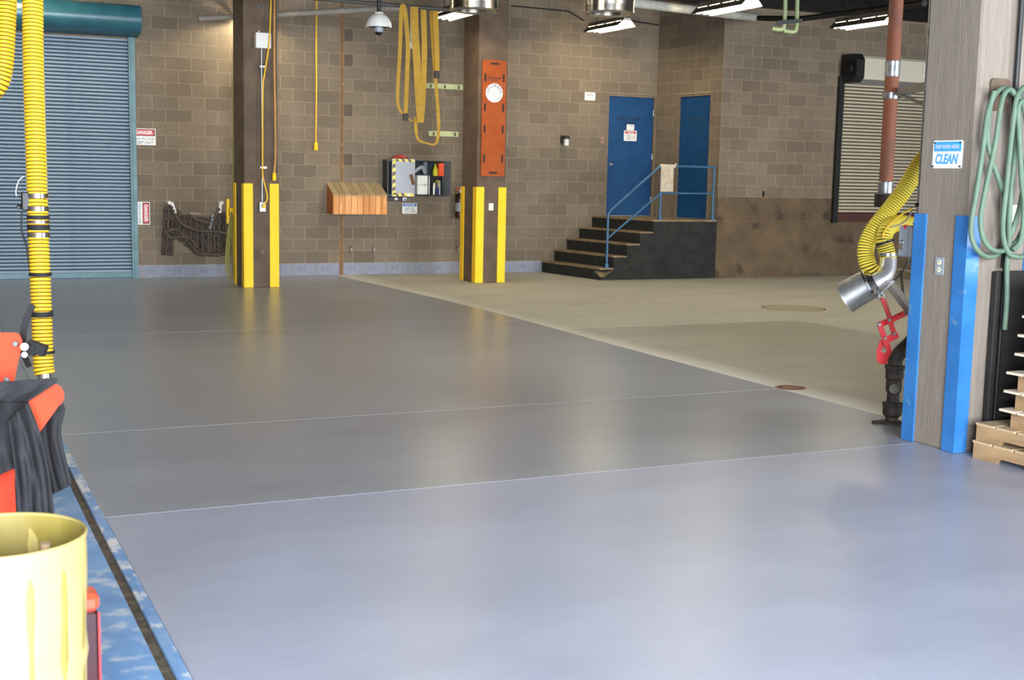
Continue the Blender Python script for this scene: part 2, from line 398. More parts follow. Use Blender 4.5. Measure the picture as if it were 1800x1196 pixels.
# ------------------------------------------------------------------ floor
YB, YR_ = 20.54, 18.68
CEIL = 4.97
def floor_mat(name, a, b, rough, edge=None, blue=None):
    m = bpy.data.materials.new(name); m.use_nodes = True; nt = m.node_tree; N = nt.nodes; L = nt.links
    bs = N['Principled BSDF']; geo = N.new('ShaderNodeNewGeometry')
    mp = N.new('ShaderNodeMapping'); mp.inputs['Scale'].default_value = (.5, 1.0, 1); L.new(geo.outputs['Position'], mp.inputs[0])
    n1 = N.new('ShaderNodeTexNoise'); n1.inputs['Scale'].default_value = 1.6; n1.inputs['Detail'].default_value = 9; n1.inputs['Roughness'].default_value = .62; L.new(mp.outputs[0], n1.inputs['Vector'])
    rp = N.new('ShaderNodeValToRGB'); rp.color_ramp.elements[0].position = .3; rp.color_ramp.elements[1].position = .7
    rp.color_ramp.elements[0].color = (*lin(a), 1); rp.color_ramp.elements[1].color = (*lin(b), 1); L.new(n1.outputs[0], rp.inputs[0]); out = rp.outputs[0]
    # roller / trowel streaks along X and pale scuffs
    m2 = N.new('ShaderNodeMapping'); m2.inputs['Scale'].default_value = (.8, 9, 1); L.new(geo.outputs['Position'], m2.inputs[0])
    n2 = N.new('ShaderNodeTexNoise'); n2.inputs['Scale'].default_value = 2.2; n2.inputs['Detail'].default_value = 8; L.new(m2.outputs[0], n2.inputs['Vector'])
    r2 = N.new('ShaderNodeValToRGB'); r2.color_ramp.elements[0].position = .60; r2.color_ramp.elements[1].position = .80
    r2.color_ramp.elements[1].color = (.30, .30, .30, 1); L.new(n2.outputs[0], r2.inputs[0])
    mx = N.new('ShaderNodeMixRGB'); mx.inputs[2].default_value = (*lin((186, 186, 190)), 1); L.new(r2.outputs[0], mx.inputs[0]); L.new(out, mx.inputs[1]); out = mx.outputs[0]
    if edge:   # pale dusty overspray along the edge of the paint
        sx = N.new('ShaderNodeSeparateXYZ'); L.new(geo.outputs['Position'], sx.inputs[0])
        n4 = N.new('ShaderNodeTexNoise'); n4.inputs['Scale'].default_value = .8; L.new(geo.outputs['Position'], n4.inputs['Vector'])
        ad = N.new('ShaderNodeMath'); ad.operation = 'MULTIPLY_ADD'; ad.inputs[1].default_value = .22; L.new(n4.outputs[0], ad.inputs[0]); L.new(sx.outputs[0], ad.inputs[2])
        mr = N.new('ShaderNodeMapRange'); mr.inputs[1].default_value = 6.62; mr.inputs[2].default_value = 7.0; mr.inputs[3].default_value = 1; mr.inputs[4].default_value = 0; L.new(ad.outputs[0], mr.inputs[0])
        m3_ = N.new('ShaderNodeMixRGB'); m3_.inputs[2].default_value = (*lin((218, 216, 210)), 1); L.new(mr.outputs[0], m3_.inputs[0]); L.new(out, m3_.inputs[1]); out = m3_.outputs[0]
    L.new(out, bs.inputs['Base Color'])
    rr = N.new('ShaderNodeMapRange'); rr.inputs[3].default_value = rough-.04; rr.inputs[4].default_value = rough+.04; L.new(n1.outputs[0], rr.inputs[0]); L.new(rr.outputs[0], bs.inputs['Roughness'])
    n3 = N.new('ShaderNodeTexNoise'); n3.inputs['Scale'].default_value = 24; n3.inputs['Detail'].default_value = 4; L.new(geo.outputs['Position'], n3.inputs['Vector'])
    bp = N.new('ShaderNodeBump'); bp.inputs['Strength'].default_value = .06; bp.inputs['Distance'].default_value = .01; L.new(n3.outputs[0], bp.inputs['Height']); L.new(bp.outputs[0], bs.inputs['Normal'])
    MATS[name] = m; return m
M_fp = floor_mat('grey_floor_paint', (144, 147, 157), (162, 165, 175), .30)
M_fn = floor_mat('lavender_floor_slab', (160, 164, 181), (176, 180, 198), .36)  # front slab, lighter and bluer than the grey floor paint
M_fb = floor_mat('bare_concrete', (177, 174, 165), (193, 190, 181), .62, edge=True)
M_fd = floor_mat('worn_grey_concrete', (154, 150, 141), (172, 168, 158), .5, edge=True)
M_joint = pm('joint_dirt', (70, 66, 62), rough=.9)
M_jointl = pm('joint_filler', (116, 118, 126), rough=.8)

fl = MB().box((-6, -4.1, -.2), (23, 21, -.012)).build('floor', M_jointl, None)
tag(fl, 'wide grey painted and bare concrete floor of the workshop', 'floor', kind='structure')
def slab(x0, y0, x1, y1, m, wob=None):
    g = .004; poly = [(x0+g, y0+g)]
    poly = [(x0+g, y0+g), (x1-g, y0+g)] + ([] if not wob else [(wob(y0+(y1-y0)*k/12)-g, y0+(y1-y0)*k/12) for k in range(1, 12)]) + [(x1-g, y1-g), (x0+g, y1-g)]
    MB().prism(poly, 'z', -.012, 0).build('slab', m, fl)
JY = [6.40, 8.53, 13.62]
PX = 6.55
edge = lambda y: 6.5 + .1*math.exp(-((y-14.5)/3)**2) - .12*max(0, (y-17)/3.5)
def bslab(y0, y1, x1, m):
    g = .004
    MB().prism([(edge(y0)+g, y0+g), (x1, y0+g), (x1, y1-g), (edge(y1)+g, y1-g)] + [(edge(y1+(y0-y1)*k/12)+g, y1+(y0-y1)*k/12) for k in range(1, 12)], 'z', -.012, -.0004).build('slab', m, fl)
slab(.8, -4.1, 23, JY[0], M_fn)
for a, b in ((JY[0], JY[1]), (JY[1], JY[2]), (JY[2], YB)):
    g = .004
    MB().prism([(.8, a+g), (edge(a)-g, a+g)]+[(edge(a+(b-a)*k/12)-g, a+(b-a)*k/12) for k in range(1, 12)]+[(edge(b)-g, b-g), (.8, b-g)], 'z', -.012, 0).build('slab', M_fp, fl)
bslab(JY[0], 12.75, 9.95, M_fd)
bslab(12.75, 15.0, 23, M_fb); bslab(15.0, YB, 23, M_fb)
MB().box((9.958, JY[0]+.004, -.012), (23, 12.746, -.0004)).build('slab', M_fb, fl)
MB().box((-6, 9.1, -.012), (.796, 21, 0)).build('slab', M_fp, fl)

# blue steel plate over the service pit along the left
M_bluepl = pm('worn_blue_plate', (104, 152, 206), (128, 172, 218), rough=.5, scale=7, c3=(200, 210, 222), c3t=(.53, .68), stretch=(.7, .7, 1))
M_blueed = pm('worn_blue_edge', (104, 152, 206), (140, 176, 214), rough=.5, scale=8, c3=(222, 224, 226), c3t=(.5, .6), stretch=(1, .5, 1))
M_grime = pm('groove_grime', (112, 99, 80), (74, 66, 56), rough=.9, scale=20)
pit = empty('pit_cover', (0, 4, 0), 0, 'worn blue painted steel pit cover running along the floor under the red stand', 'pit cover')
MB().cbox((-1.6, -3.9, -.012), (.712, 9.1, .006), .004).build('cover_plate', M_bluepl, pit)
MB().cbox((.752, -3.9, -.012), (.80, 9.1, .008), .004).build('edge_angle', M_blueed, pit)
MB().box((.712, -3.9, -.012), (.752, 9.1, -.004)).build('groove', M_grime, pit)

# ------------------------------------------------------------------ block walls
BL, BH, GAP, BED = .4064, .2032, .010, .006
_bm = {}
def block_mesh(wd, m):
    k = (round(wd, 3), m.name)
    if k not in _bm:
        mb = MB(); mb.box((0, 0, BED/2), (wd, .05, BH-BED/2))
        me = bpy.data.meshes.new('block'); me.from_pydata([tuple(v) for v in mb.v], [], mb.f); me.materials.append(m); _bm[k] = me
    return _bm[k]
def build_wall(name, origin, rz, x0, x1, r0, r1, phase, openings, label, paint=True, special=None, thick=.2, limit=296, extra_core=None):
    """block wall in its own frame: x along the wall, face looks to local -y at y = 0; rows r0..r1; phase = head joint of odd rows"""
    core = MB(); xs = sorted({x0, x1, *[v for o in openings for v in o[:2] if x0 < v < x1]}); zt = min(r1*BH, CEIL)
    zs = sorted({r0*BH, zt, *[v for o in openings for v in o[2:] if r0*BH < v < zt]})
    for a, b in zip(xs, xs[1:]):
        for c, d in zip(zs, zs[1:]):
            mx_, mz = (a+b)/2, (c+d)/2
            if any(o[0] < mx_ < o[1] and o[2] < mz < o[3] for o in openings): continue
            core.box((a, .0015, c), (b, thick, d))
    wl = core.build(name, M_mortar, None, local=True); wl.location = origin; wl.rotation_euler = (0, 0, rz); tag(wl, label, 'wall', kind='structure')
    M = wm(wl); cand = []
    for r in range(r0, r1):
        z = r*BH
        if z+BH > CEIL+.001: continue
        ph = phase + (0 if r % 2 else BL/2)
        k0 = math.floor((x0-ph)/BL); k = k0
        while ph+k*BL < x1:
            a, b = max(x0, ph+k*BL), min(x1, ph+(k+1)*BL); k += 1
            segs = [(a, b)]
            for o in openings:
                if not (o[2] < z+BH/2 < o[3]): continue
                ns = []
                for (p, q) in segs:
                    if q <= o[0] or p >= o[1]: ns.append((p, q)); continue
                    if p < o[0]: ns.append((p, o[0]))
                    if q > o[1]: ns.append((o[1], q))
                segs = ns
            for (p, q) in segs:
                if q-p < .035: continue
                m = M_block
                if paint and r == 0: m = M_blockpaint
                if special and special(r, p, q): m = M_blockdark
                pr = inframe(M @ Vector(((p+q)/2, 0, z+BH/2)))
                cand.append((pr is not None and not hidden(pr, M @ Vector(((p+q)/2, 0, z+BH/2))), p, q, z, m))
    shown = [c for c in cand if c[0]][:limit]; ids = {id(c) for c in shown}
    rest = MB(); tone = []; mats = [M_block, M_blockpaint, M_blockdark]
    for c in cand:
        _, p, q, z, m = c
        if id(c) in ids:
            o = link('block', block_mesh(q-p-GAP, m), wl); o.location = (p+GAP/2, random.uniform(-.001, .001), z)
        else:
            rest.box((p+GAP/2, 0, z+BED/2), (q-GAP/2, .05, z+BH-BED/2), mats.index(m)); tone += [random.random()]*6
    if rest.f:
        o = rest.build('blocks', mats, wl, local=True); o['kind'] = 'stuff'
        at_ = o.data.attributes.new('tone', 'FLOAT', 'FACE'); at_.data.foreach_set('value', tone)
    return wl
def hidden(p, w_):
    x, y = p
    return (w_.y > 19 and 1045 < x < 1270 and y > 392) or x > 1612

# back wall, left of and right of the rusty movement joint
DL = (-.55, 3.10, -.01, 3.74)
D1 = (11.51, 12.545, 1.016, 3.24)
wbl = build_wall('wall_back_left', (0, YB, 0), 0, -6, 6.447, 0, 25, 3.415, [DL], 'brown grey concrete block back wall between the teal shutter and the rusty joint')
wbr = build_wall('wall_back_right', (0, YB, 0), 0, 6.513, 12.6, 0, 25, 6.675, [D1], 'brown grey concrete block back wall between the rusty joint and the stair nook', special=lambda r, p, q: p < 6.52 and r in (9, 13, 17, 19))
MB().box((6.447, YB+.002, 0), (6.513, YB+.03, CEIL)).build('joint_sealant', M_seal, wbr)
# nook side wall (slightly skewed) with the second door
OS = Vector((12.555, YB, 0)); FS = Vector((12.735, YR_, 0)); es = (FS-OS).normalized(); LS = (FS-OS).length; RZS = math.atan2(es.y, es.x); ns = Vector((-es.y, es.x, 0)) * -1
if ns.x > 0: ns = -ns
def sloc(px, py): q = onP(px, py, OS, ns); return ((q-OS).dot(es), q.z)
a_, b_ = sloc(1189, 270)[0], sloc(1248, 270)[0]
D2 = (a_, b_, 1.016, 3.23)
wsn = build_wall('wall_nook', OS, RZS, 0, LS-.002, 0, 25, .1, [D2], 'concrete block side wall of the stair nook with the narrow blue door', paint=False)
# wall with the tan shutter: smooth brown plinth below, blocks above
DR = (15.33, 17.34, 1.09, 3.62)
wr = build_wall('wall_right', (0, YR_, 0), 0, 12.735, 22.6, 7, 25, 12.93, [DR], 'concrete block wall right of the stairs around the tan shutter', paint=False)
pl = MB()
for a, b, c, d in ((12.735, 22.6, 0, 1.09), (12.735, 15.33, 1.09, 1.4224), (17.34, 22.6, 1.09, 1.4224)): pl.box((a, YR_-.006, c), (b, YR_+.2, d))
pl.build('plinth', M_plinth, wr)
MB().box((12.74, YR_-.008, .995), (15.2, YR_-.004, 1.003)).build('plinth_joint', M_seal, wr)
MB().box((15.33, YR_+.19, 1.09), (17.34, YR_+.2, 3.62)).build('backing', M_dark, wr)

# remaining shell, behind and beside the camera
def shell(name, boxes, m, label, cat='wall'):
    mb = MB()
    for a, b in boxes: mb.box(a, b)
    return tag(mb.build(name, m, None), label, cat, kind='structure')
M_shell = pm('plain_block_shell', (118, 104, 92), (104, 90, 80), rough=.95, scale=2)
shell('wall_left', [((-6.2, -4.1, 0), (-6, YB+.2, CEIL))], M_shell, 'long concrete block wall on the far side of the pit')
shell('wall_far_right', [((22.6, -4.1, 0), (22.8, YR_+.2, CEIL))], M_shell, 'concrete block end wall beyond the grey pillar')
shell('wall_front', [((-6, -4.1, 0), (-3.6, -3.9, CEIL)), ((4.0, -4.1, 0), (11.4, -3.9, CEIL)), ((17.8, -4.1, 0), (22.6, -3.9, CEIL)), ((-3.6, -4.1, 4.15), (4.0, -3.9, CEIL)), ((11.4, -4.1, 4.15), (17.8, -3.9, CEIL))], M_shell, 'block wall with two open vehicle bays behind the viewer')
ce = shell('ceiling', [((-6.2, -4.1, CEIL), (22.8, 21, CEIL+.15))], M_ceil, 'dark ceiling deck with steel joists', 'ceiling')
for k in range(7):
    y = 1.6+k*2.9
    MB().box((-6, y, CEIL-.22), (22.6, y+.1, CEIL-.19)).box((-6, y+.045, CEIL-.19), (22.6, y+.055, CEIL)).build('joist', M_steel_dk, ce)

MB().box((12.74, YR_-.16, 4.70), (22.6, YR_-.004, 4.73)).box((12.74, YR_-.09, 4.73), (22.6, YR_-.075, CEIL-.004)).build('edge_beam', M_steel_dk, ce)

# ------------------------------------------------------------------ pillars with corner guards
def pillar(x0, y0, x1, y1, m, gm, label, gw=.125, gh=1.53, lab2=None):
    p = empty('concrete_pillar', ((x0+x1)/2, (y0+y1)/2, 0), 0, label, 'pillar', kind='structure')
    MB().cbox((x0, y0, 0), (x1, y1, CEIL), .012).build('shaft', m, p)
    t = .012
    for sx, X in ((1, x0), (-1, x1)):
        for sy, Y in ((1, y0), (-1, y1)):
            # L-shaped steel angle wrapped round the corner
            o1, o2 = (X-sx*t, Y-sy*t), (X+sx*gw, Y+sy*gw)
            poly = [(X-sx*t, Y-sy*t), (X+sx*gw, Y-sy*t), (X+sx*gw, Y), (X, Y), (X, Y+sy*gw), (X-sx*t, Y+sy*gw)]
            if sx*sy < 0: poly = poly[::-1]
            MB().prism(poly, 'z', .004, gh).build('corner_guard', gm, p)
    return p
pL = pillar(4.375, 18.55, 4.875, 19.2, M_pilbrown, M_yellow, 'brown pillar with yellow guards and a grey junction box beside the teal shutter')
pM = pillar(8.10, 18.60, 8.60, 19.22, M_pilbrown, M_yellow, 'brown pillar with yellow guards carrying the orange rescue board')
pR = pillar(6.03, 6.06, 6.62, 6.52, M_pilgrey, M_blue, 'board-marked grey concrete pillar with blue guards beside the pallets', gw=.098)

# ------------------------------------------------------------------ shutters
def slat_poly(y, z, h, d):
    return [(y+.004, z), (y-d*.8, z+h*.06), (y-d, z+h*.3), (y-d, z+h*.46), (y-d*.8, z+h*.62), (y+.002, z+h*.68), (y+.004, z+h), (y+.012, z+h), (y+.012, z)]
sh = empty('door_1', (1.28, YB, 0), 0, 'large teal blue-grey roll-up shutter at the left end of the back wall', 'shutter', kind='structure')
nS = 65; hS = (3.70-.10)/nS
sm_ = None
for i in range(nS):
    z = .10+i*hS
    if sm_ is None:
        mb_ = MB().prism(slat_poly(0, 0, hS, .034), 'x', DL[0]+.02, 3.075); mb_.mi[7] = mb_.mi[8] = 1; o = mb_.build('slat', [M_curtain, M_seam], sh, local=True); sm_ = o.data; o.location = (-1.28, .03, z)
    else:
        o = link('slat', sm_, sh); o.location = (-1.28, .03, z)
MB().cbox((DL[0]+.02, YB-.02, .012), (3.075, YB+.03, .098), .006).build('bottom_bar', M_tealguide, sh)
for xa in (3.06, DL[0]-.07):
    MB().box((xa, YB-.07, 0), (xa+.095, YB+.0, 3.72)).box((xa+.035, YB-.085, 0), (xa+.055, YB-.07, 3.72)).build('guide_rail', M_tealguide, sh)
hp = [(YB, 4.2), (YB, 3.70), (YB-.10, 3.70)]
cz, cy, rr_ = 3.95, YB-.27, .23
hp += [(cy+rr_*math.cos(R(a)), cz+rr_*math.sin(R(a))) for a in range(-70, -241, -12)]
hood = MB(); n_ = len(hp); x0_, x1_ = DL[0]-.15, 3.2
vs_ = [(x0_, u, v) for u, v in hp]+[(x1_, u, v) for u, v in hp]
hood.add(vs_, [(i, n_+i, n_+(i+1) % n_, (i+1) % n_) for i in range(n_)], 0, True); hood.add(vs_, [tuple(range(n_)), tuple(range(2*n_-1, n_-1, -1))])
hood.build('roll_hood', M_hood, sh)

s2 = empty('door_2', ((DR[0]+DR[1])/2, YR_, 1.09), 0, 'tan roll-up counter shutter in the wall behind the rusty pipe', 'shutter', kind='structure')
nS = 38; hS = (3.52-1.17)/nS; me_ = None
for i in range(nS):
    if me_ is None:
        mb_ = MB().prism(slat_poly(0, 0, hS, .03), 'x', DR[0]-s2.location.x, DR[1]-s2.location.x); mb_.mi[7] = mb_.mi[8] = 1; o = mb_.build('slat', [M_tan, M_seamt], s2, local=True); me_ = o.data
    else: o = link('slat', me_, s2)
    o.location = (0, .02, 1.17-1.09+i*hS)
MB().cbox((DR[0]-.02, YR_-.05, 1.0), (DR[1]+.02, YR_+.02, 1.16), .005).build('bottom_bar', pm('dark_red_bar', (74, 40, 32), (60, 34, 28), rough=.7), s2)
for xa in (DR[0]-.11, DR[1]): MB().box((xa, YR_-.07, .98), (xa+.11, YR_, 3.62)).build('guide_rail', M_black, s2)
MB().prism([(YR_-.004, 3.98), (YR_-.004, 3.56), (YR_-.40, 3.56), (YR_-.42, 3.62), (YR_-.40, 3.93), (YR_-.34, 3.98)], 'x', DR[0]+.12, DR[1]+.3).build('roll_hood', M_tanhood, s2)
hb = MB().prism([(YR_-.004, 4.0), (YR_-.004, 3.5), (YR_-.34, 3.5), (YR_-.44, 3.58), (YR_-.44, 3.9), (YR_-.36, 4.0)], 'x', DR[0]-.06, DR[0]+.12)
hb = hb.build('end_bracket', M_black, s2)
MB().cyl((DR[0]-.06, YR_-.22, 3.75), (DR[0]-.12, YR_-.22, 3.75), .13, 16).build('sprocket', M_steel_dk, hb)
MB().torus((DR[0]-.09, YR_-.22, 3.75), (1, 0, 0), .12, .012).build('drive_chain', M_black, hb)
MB().box((DR[0]+.12, YR_-.12, 3.50), (DR[1], YR_-.04, 3.56)).build('lintel_strip', M_gal, s2)
wlab = empty('caution_label', (16.96, YR_-.425, 3.62), 0, 'small black and red caution label on the tan shutter hood', 'label')
plate(wlab, 'backing', -.13, .03, .17, .27, M_signwhite, -.002, .0, .004)
MB().lathe((.02, -.004, .13), (0, -1, 0), [(0, .001), (.1, .001)], 24).build('oval', M_print, wlab, local=True).scale = (1.3, 1, .55)
wlab.children[-1].location = (-.006, 0, .06)
text(wlab, 'WARNING', .02, .13, .15, .03, M_signwhite, -.009, .01)
text(wlab, 'CAUTION', .02, .235, .2, .035, M_red, -.004, .01)

# ------------------------------------------------------------------ hinged doors
M_frame = pm('brown_door_frame', (128, 110, 88), (108, 92, 74), rough=.6)
def door(name, root_loc, rz, x0, x1, z0, z1, label, knob_x=None, m=M_bluedoor):
    d = empty(name, root_loc, rz, label, 'door', kind='structure')
    fr = MB(); t = .032
    fr.box((x0, -.012, z0), (x0+t, .10, z1)).box((x1-t, -.012, z0), (x1, .10, z1)).box((x0+t, -.012, z1-t), (x1-t, .10, z1))
    fr.build('door_frame', M_frame, d, local=True)
    lf = MB().cbox((x0+t+.004, .03, z0+.012), (x1-t-.004, .075, z1-t-.004), .004).build('door_leaf', m, d, local=True)
    for hz in (.25, 1.05, 1.85):
        MB().cyl((x1-t-.006, .022, z0+hz), (x1-t-.006, .022, z0+hz+.11), .011, 8).build('hinge', M_gal, d, local=True)
    MB().box((x0, .0, z0-.0), (x1, .1, z0+.012)).build('threshold', M_gal, d, local=True)
    if knob_x is not None:
        MB().lathe((knob_x, .03, z0+.95), (0, -1, 0), [(0, 0), (.034, 0), (.034, .006), (.013, .008), (.013, .035), (.028, .042), (.031, .058), (.022, .07), (0, .072)], 16).build('door_knob', M_chrome, lf, local=True)
    return d, lf
d1, lf1 = door('door_3', (0, YB, 0), 0, D1[0], D1[1], 1.016, 3.23, 'blue steel door lettered ELEC EQUIP ROOM at the top of the stairs', D1[0]+.115)
text(lf1, 'ELEC  EQUIP', 11.99, 2.80, .48, .075, M_print, .026, .012); text(lf1, 'ROOM', 12.02, 2.70, .2, .07, M_print, .026, .015)
d2, lf2 = door('door_4', OS, RZS, D2[0], D2[1], 1.016, 3.22, 'narrow blue steel door in the side wall of the stair nook', None)
text(lf2, 'BATT ROOM', (D2[0]+D2[1])/2-.02, 2.77, .36, .07, pm('faded_print', (40, 56, 66), rough=.6), .026, .012)
sg = empty('blank_notice', onY(1108, 229, YB+.026), 0, 'small blank white notice taped on the blue door', 'notice')
plate(sg, 'paper', -.08, 0, .08, .105, M_signwhite, -.002, 0, .004); text(sg, 'DANGER', 0, .085, .08, .016, M_red, -.003, .01)
def sign(name, loc, rz, wd, ht, label, cat='sign', board=M_signwhite, r=.012, th=.004):
    s_ = empty(name, loc, rz, label, cat); plate(s_, 'sign_board', -wd/2, 0, wd/2, ht, board, -th, 0, r); return s_
sg = sign('danger_sign', onY(1107.5, 248, YB+.027), 0, .27, .19, 'red and white DANGER sign with hazard symbol on the blue door')
plate(sg, 'header', -.115, .135, .115, .175, M_red, -.006, -.004, .006); text(sg, 'DANGER', 0, .155, .13, .026, M_signwhite, -.008, .01)
for k, t_ in enumerate(('HIGH', 'VOLTAGE', 'INSIDE')): text(sg, t_, -.035, .105-k*.034, .1, .022, M_print, -.006)
MB().lathe((.075, -.0045, .07), (0, -1, 0), [(.03, .001), (.035, .001)], 20).build('symbol_ring', M_red, sg, local=True)
MB().prism([(.07, .04), (.083, .075), (.075, .075), (.08, .1), (.068, .066), (.075, .066)], 'y', -.006, -.004).build('lightning_bolt', M_print, sg, local=True)

# ------------------------------------------------------------------ stairs, landing and railing
st = empty('staircase', (11.4, 19.6, 0), 0, 'charcoal painted concrete stairs and landing below the blue doors', 'stairs')
sk = lambda x, y: x + (YB-y)*(.18/1.86)       # risers are skewed like the nook wall
ris = [10.25, 10.50, 10.75, 11.0, 11.26]
def skewbox(mb, xa, xb, z0, z1, y0=YR_-.004, y1=YB-.006, over=0):
    pts = [(sk(xa, y0)-over, y0), (sk(xb, y0), y0), (sk(xb, y1), y1), (sk(xa, y1)-over, y1)]
    return mb.prism(pts, 'z', z0, z1)
XE = 12.543
y0_, y1_ = YR_-.004, YB-.006
x_ = ris[0]; xn = ris[1]; z = BH
MB().prism([(sk(x_, y0_)+.03, y0_), (sk(xn, y0_)-.001, y0_), (sk(xn, y1_)-.001, y1_), (sk(x_, y1_), y1_), (sk(x_, y0_), y0_+.04)], 'z', 0, .05).build('bottom_riser', M_stair, st)
MB().prism([(sk(x_, y0_)+.24, y0_), (sk(xn, y0_)-.001, y0_), (sk(xn, y1_)-.001, y1_), (sk(x_, y1_), y1_), (sk(x_, y0_+.22), y0_+.22)], 'z', .05, z-.025).build('bottom_riser', M_stair, st)
MB().add([(sk(x_, y0_)+.02, y0_-.002, .02), (sk(x_, y0_)-.01, y0_+.26, z-.025), (sk(x_, y0_)+.27, y0_-.002, z-.025), (sk(x_, y0_)+.2, y0_+.2, .02), (sk(x_, y0_)+.16, y0_+.13, z-.05)], [(0, 2, 4), (0, 4, 1), (2, 3, 4), (4, 3, 1), (0, 1, 3), (0, 3, 2)]).build('broken_corner', M_tread, st)
prof = [(ris[1], 0), (XE, 0), (XE, 5*BH-.025), (ris[4], 5*BH-.025)]
for i in (4, 3, 2): prof += [(ris[i], i*BH-.025), (ris[i-1], i*BH-.025)]
n_ = len(prof)
vs_ = [(sk(x, y0_), y0_, z) for x, z in prof]+[(sk(x, y1_), y1_, z) for x, z in prof]
MB().add(vs_, [tuple(range(n_)), tuple(range(2*n_-1, n_-1, -1))]+[(i, n_+i, n_+(i+1) % n_, (i+1) % n_) for i in range(n_)]).build('stair_body', M_stair, st)
for i, x in enumerate(ris):
    z = (i+1)*BH; xn = ris[i+1]-.001 if i < 4 else XE
    skewbox(MB(), x, xn, z-.025, z, over=.018).build('tread' if i < 4 else 'landing_slab', M_tread, st)
# black painted face of the landing is part of the blocks; chipped nosing strip
rl = empty('hand_railing', (11.6, YR_+.05, BH), 0, 'blue pipe handrail on the stairs and landing with a paper board on it', 'railing')
YRL = YR_+.06
P = lambda x, z: Vector((x, YRL, z))
tr = .021
top = spline([P(10.58, .24), P(10.58, .7), P(10.58, 1.08)], 3)[:-1]+spline([P(10.58, 1.08), P(10.62, 1.16), P(10.72, 1.25), P(11.46, 1.84), P(11.56, 1.92), P(11.66, 1.94), P(12.1, 1.937), P(12.6, 1.934)], 6)
MB().tube(top, tr, 10).build('top_rail', M_rail, rl)
MB().tube([P(10.58, .70), P(11.60, 1.475), P(12.675, 1.475)], tr*.85, 10).build('mid_rail', M_rail, rl)
for x, z0, z1 in ((10.58, BH, .26), (11.60, 5*BH, 1.93), (12.675, 5*BH, 1.934)):
    MB().cyl(P(x, z0), P(x, z1), tr, 10).build('post', M_rail, rl)
    MB().lathe(P(x, z0), (0, 0, 1), [(0, 0), (.06, 0), (.06, .012), (.034, .014), (.034, .07), (.022, .075)], 14).build('post_flange', M_rail, rl)
MB().cyl(P(12.6, 1.934), P(12.68, 1.934), tr, 10).build('rail_elbow', M_rail, rl)
cb = empty('paper_board', onY(1174, 340, YRL-.03), 0, 'stained white board hanging over the blue railing', 'board')
c0 = cb.location
MB().cbox((c0.x-.155, YRL-.035, 1.50), (c0.x+.10, YRL-.028, 1.93), .002).build('panel', pm('stained_paper', (206, 192, 170), (178, 160, 136), rough=.7, scale=12), cb)
MB().tube([(c0.x-.16, YRL, 1.937), (c0.x+.14, YRL, 1.932)], .034, 12).build('rolled_edge', pm('cream_foam', (206, 190, 160), rough=.7), cb)
MB().lathe((c0.x+.16, YRL, 1.955), (0, 0, 1), [(0, 0), (.02, .005), (.012, .03), (0, .035)], 10).build('clip', M_white, cb)

# ------------------------------------------------------------------ signs on the back wall
def wall_sign(name, px0, py0, px1, py1, label, y=YB-.002, **k):
    a, b = onY(px0, py0, y), onY(px1, py1, y)
    return sign(name, ((a.x+b.x)/2, y, b.z), 0, b.x-a.x, a.z-b.z, label, **k), b.x-a.x, a.z-b.z
def danger(px0, py0, px1, py1, label, rot=False):
    y = YB-.002; a, b = onY(px0, py0, y), onY(px1, py1, y)
    wd, ht = (.355, .254)
    s_ = sign('danger_sign', ((a.x+b.x)/2, y, (a.z+b.z)/2), 0, .1, .1, label)
    for c in list(s_.children): bpy.data.objects.remove(c)
    plate(s_, 'sign_board', -wd/2, -ht/2, wd/2, ht/2, M_signwhite, -.004, 0, .012)
    plate(s_, 'header_border', -wd/2+.012, .012, wd/2-.012, ht/2-.01, M_print, -.0055, -.004, .012)
    plate(s_, 'header', -wd/2+.022, .02, wd/2-.022, ht/2-.018, M_red, -.007, -.0055, .03)
    text(s_, 'DANGER', 0, .066, wd*.74, .056, M_signwhite, -.009, .03)
    text(s_, 'HIGH VOLTAGE', 0, -.03, wd*.88, .034, M_printg, -.006, .012)
    text(s_, 'KEEP OUT', 0, -.088, wd*.82, .042, M_printg, -.006, .012, shear=.25)
    if rot: s_.rotation_euler = (0, R(90), 0)
    return s_
danger(230, 226, 276, 255, 'upright DANGER HIGH VOLTAGE KEEP OUT sign beside the teal shutter')
danger(233, 355, 265, 395, 'DANGER HIGH VOLTAGE sign mounted sideways near the tyre chains', True)
s_, wd, ht = wall_sign('notice_sign', 707, 357, 733, 376, 'blue and white NOTICE sign under the black cabinet')
plate(s_, 'header', -wd*.46, ht*.69, wd*.46, ht*.96, M_ntcblue, -.006, -.004, .006); text(s_, 'NOTICE', 0, ht*.82, wd*.7, ht*.17, M_signwhite, -.008, .02)
for k, t_ in enumerate(('KEEP THIS', 'AREA CLEAR', 'AT ALL TIMES')): text(s_, t_, 0, ht*(.52-.18*k), wd*(.62, .76, .8)[k], ht*.11, M_print, -.006, .015)
s_, wd, ht = wall_sign('area_sign', 1028, 162, 1046, 177, 'white AREA C sign on the block wall left of the blue door')
text(s_, 'AREA', 0, ht*.68, wd*.68, ht*.24, M_print, -.006, .0); text(s_, 'C', 0, ht*.28, wd*.16, ht*.24, M_print, -.006, .0)
cs = empty('clean_sign', (6.03-.001, 6.275, 1.828), R(-90), 'blue and white KEEP WORK AREAS CLEAN sign on the grey pillar', 'sign')
plate(cs, 'sign_board', -.13, 0, .13, .178, M_signwhite, -.004, 0, .012)
plate(cs, 'header', -.119, .108, .119, .170, M_signblue, -.0055, -.004, .004)
text(cs, 'KEEP WORK AREAS', 0, .138, .205, .024, M_signwhite, -.0075, .01)
text(cs, 'CLEAN', 0, .06, .20, .066, M_signblue, -.006, .03, shear=.28)
for x, z in ((-.112, .163), (.112, .163), (-.118, .012), (.118, .012)): MB().cyl((x, -.004, z), (x, -.010, z), .006, 8).build('screw', M_iron, cs, local=True)

